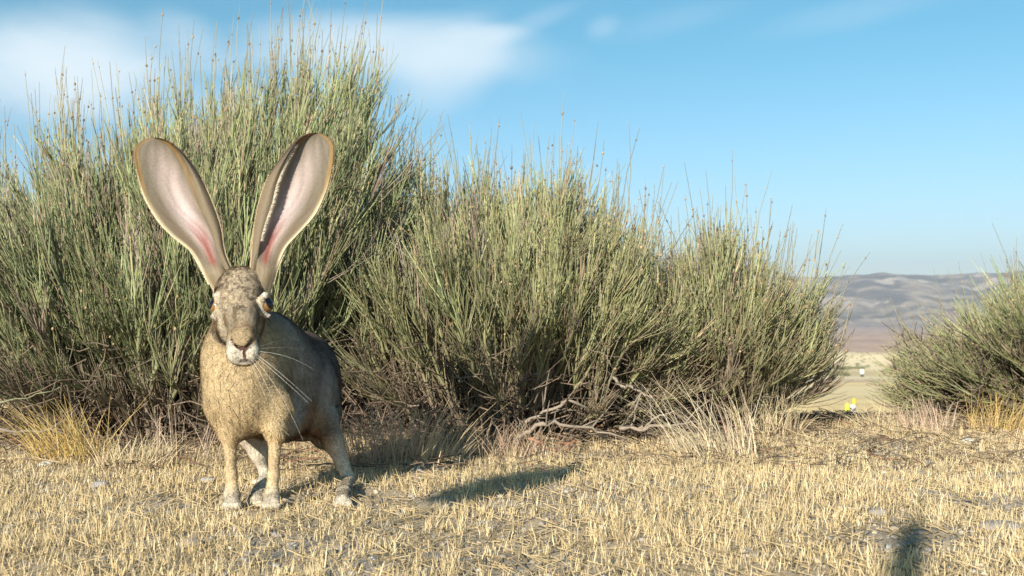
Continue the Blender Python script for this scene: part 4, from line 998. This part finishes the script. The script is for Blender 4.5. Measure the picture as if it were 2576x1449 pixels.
        if sgn > 0: fringe(0, 1500, .22, .78, .0018, .0055, (.62, .54, .42), 0, 1.0)
        fringe(31, 1100, .05, .70, .001, .0028, (.62, .52, .36), 0, 1.0)
        fringe(31, 900, .60, .99, .001, .0025, (.16, .11, .07), 0, .8)
        fringe(58, 900, .50, .99, .001, .0026, (.10, .07, .05), 0, -1.0)
        fringe(58, 900, .02, .55, .0015, .003, (.40, .31, .2), 0, -1.0)
    EH = np.concatenate(EHV); ECc = np.concatenate(EHC); ne = len(EH)
    idx2 = ((nh + np.arange(ne)) * 5)[:, None]
    FV = np.concatenate([HV.reshape(-1, 3), EH.reshape(-1, 3)]); FC = np.concatenate([HC.reshape(-1, 3), ECc.reshape(-1, 3)])
    FNn = np.concatenate([HNn, np.tile(np.array([-.3, -.9, .3]), (ne * 5, 1))])
    fq = np.concatenate([q, idx2 + np.array([[0, 2, 3, 1]])]); ft = np.concatenate([t3, idx2 + np.array([[2, 4, 3]])])
    mesh_obj('fur', FV, [fq, ft], M_fur, root, col=FC, normals=unit(FNn))
    # ---- eyes
    me_ = bpy.data.materials.new('amber_eye'); me_.use_nodes = True; t = me_.node_tree; b = t.nodes['Principled BSDF']
    b.inputs['Roughness'].default_value = .06; b.inputs['Coat Weight'].default_value = 0
    tcn = N(t, 'ShaderNodeTexCoord'); ln = N(t, 'ShaderNodeVectorMath', operation='LENGTH'); sx = N(t, 'ShaderNodeSeparateXYZ'); t.links.new(tcn.outputs['Object'], sx.inputs[0])
    cb = N(t, 'ShaderNodeCombineXYZ'); t.links.new(sx.outputs[0], cb.inputs[0]); t.links.new(sx.outputs[1], cb.inputs[1]); t.links.new(cb.outputs[0], ln.inputs[0])
    cr2 = N(t, 'ShaderNodeValToRGB'); el_ = cr2.color_ramp.elements
    el_[0].position = 0; el_[0].color = (.004, .004, .008, 1); el_[1].position = 1; el_[1].color = (.04, .02, .012, 1)
    for ps, c in ((.64, (.004, .004, .008, 1)), (.68, (.24, .13, .045, 1)), (.88, (.18, .09, .03, 1)), (.94, (.03, .018, .012, 1))):
        e = el_.new(ps); e.color = c
    t.links.new(math_node(t, 'DIVIDE', ln.outputs['Value'], .0098), cr2.inputs[0]); t.links.new(cr2.outputs[0], b.inputs['Base Color'])
    for s, c in ((-1, EL_), (1, ER_)):
        nu, nv = 28, 18; rr = .0091
        th = np.linspace(0, np.pi, nv); ph = np.linspace(0, 2 * np.pi, nu, endpoint=False)
        TH, PH = np.meshgrid(th, ph, indexing='ij')
        bul = rr * (1 + .10 * np.exp(-(TH / .55) ** 2))
        v = np.stack([bul * np.sin(TH) * np.cos(PH), bul * np.sin(TH) * np.sin(PH), bul * np.cos(TH)], -1)
        idx = np.arange(nu * nv).reshape(nv, nu); a = idx[:-1]; b2 = idx[1:]
        qq = np.stack([a, b2, np.roll(b2, -1, 1), np.roll(a, -1, 1)], -1).reshape(-1, 4)
        cc = c + np.array([s * .0008, -.0010, 0])
        o = mesh_obj('eye', v.reshape(-1, 3), qq, me_, None); o.parent = root; o.location = cc - np.array(root.location)
        o.rotation_euler = Vector((s * 1.0, -.42, .42)).to_track_quat('Z', 'Y').to_euler()
    # ---- whiskers
    def whisker(pts, r0, colr):
        p = np.array([P(*q) for q in pts]); pp = bez(p[:1], p[1:2], p[2:3], 9)
        v, q, c = tubes(pp, np.linspace(r0, r0 * .35, 9)[None], 4, np.array([[colr]]) * np.ones((1, 9, 3)))
        mesh_obj('whisker', v, q, M_whisk, root, col=c)
    wh = (.85, .80, .72); bk = (.05, .04, .035)
    for pts, c in (([(640, 888, 1.045), (700, 930, 1.03), (785, 1010, 1.04)], wh), ([(640, 893, 1.045), (720, 960, 1.03), (776, 1014, 1.03)], wh),
                   ([(634, 898, 1.045), (700, 960, 1.02), (764, 1112, 1.03)], wh), ([(642, 884, 1.045), (720, 885, 1.05), (790, 930, 1.07)], wh),
                   ([(642, 880, 1.045), (700, 868, 1.06), (760, 880, 1.09)], (.5, .45, .4)), ([(630, 902, 1.045), (670, 950, 1.03), (712, 1075, 1.04)], wh),
                   ([(626, 905, 1.045), (650, 950, 1.04), (672, 1010, 1.05)], wh), ([(644, 876, 1.045), (690, 856, 1.06), (735, 852, 1.10)], (.4, .36, .3)),
                   ([(584, 884, 1.045), (560, 895, 1.04), (520, 930, 1.06)], bk), ([(584, 889, 1.045), (562, 910, 1.04), (538, 960, 1.06)], bk),
                   ([(588, 894, 1.045), (570, 920, 1.04), (555, 960, 1.06)], bk), ([(583, 880, 1.045), (555, 884, 1.05), (515, 900, 1.08)], bk),
                   ([(582, 876, 1.047), (550, 868, 1.06), (515, 870, 1.09)], bk), ([(592, 898, 1.045), (582, 925, 1.04), (576, 950, 1.06)], bk),
                   ([(583, 872, 1.047), (556, 856, 1.06), (530, 848, 1.08)], bk)):
        whisker(pts, .00013, c)
hare()
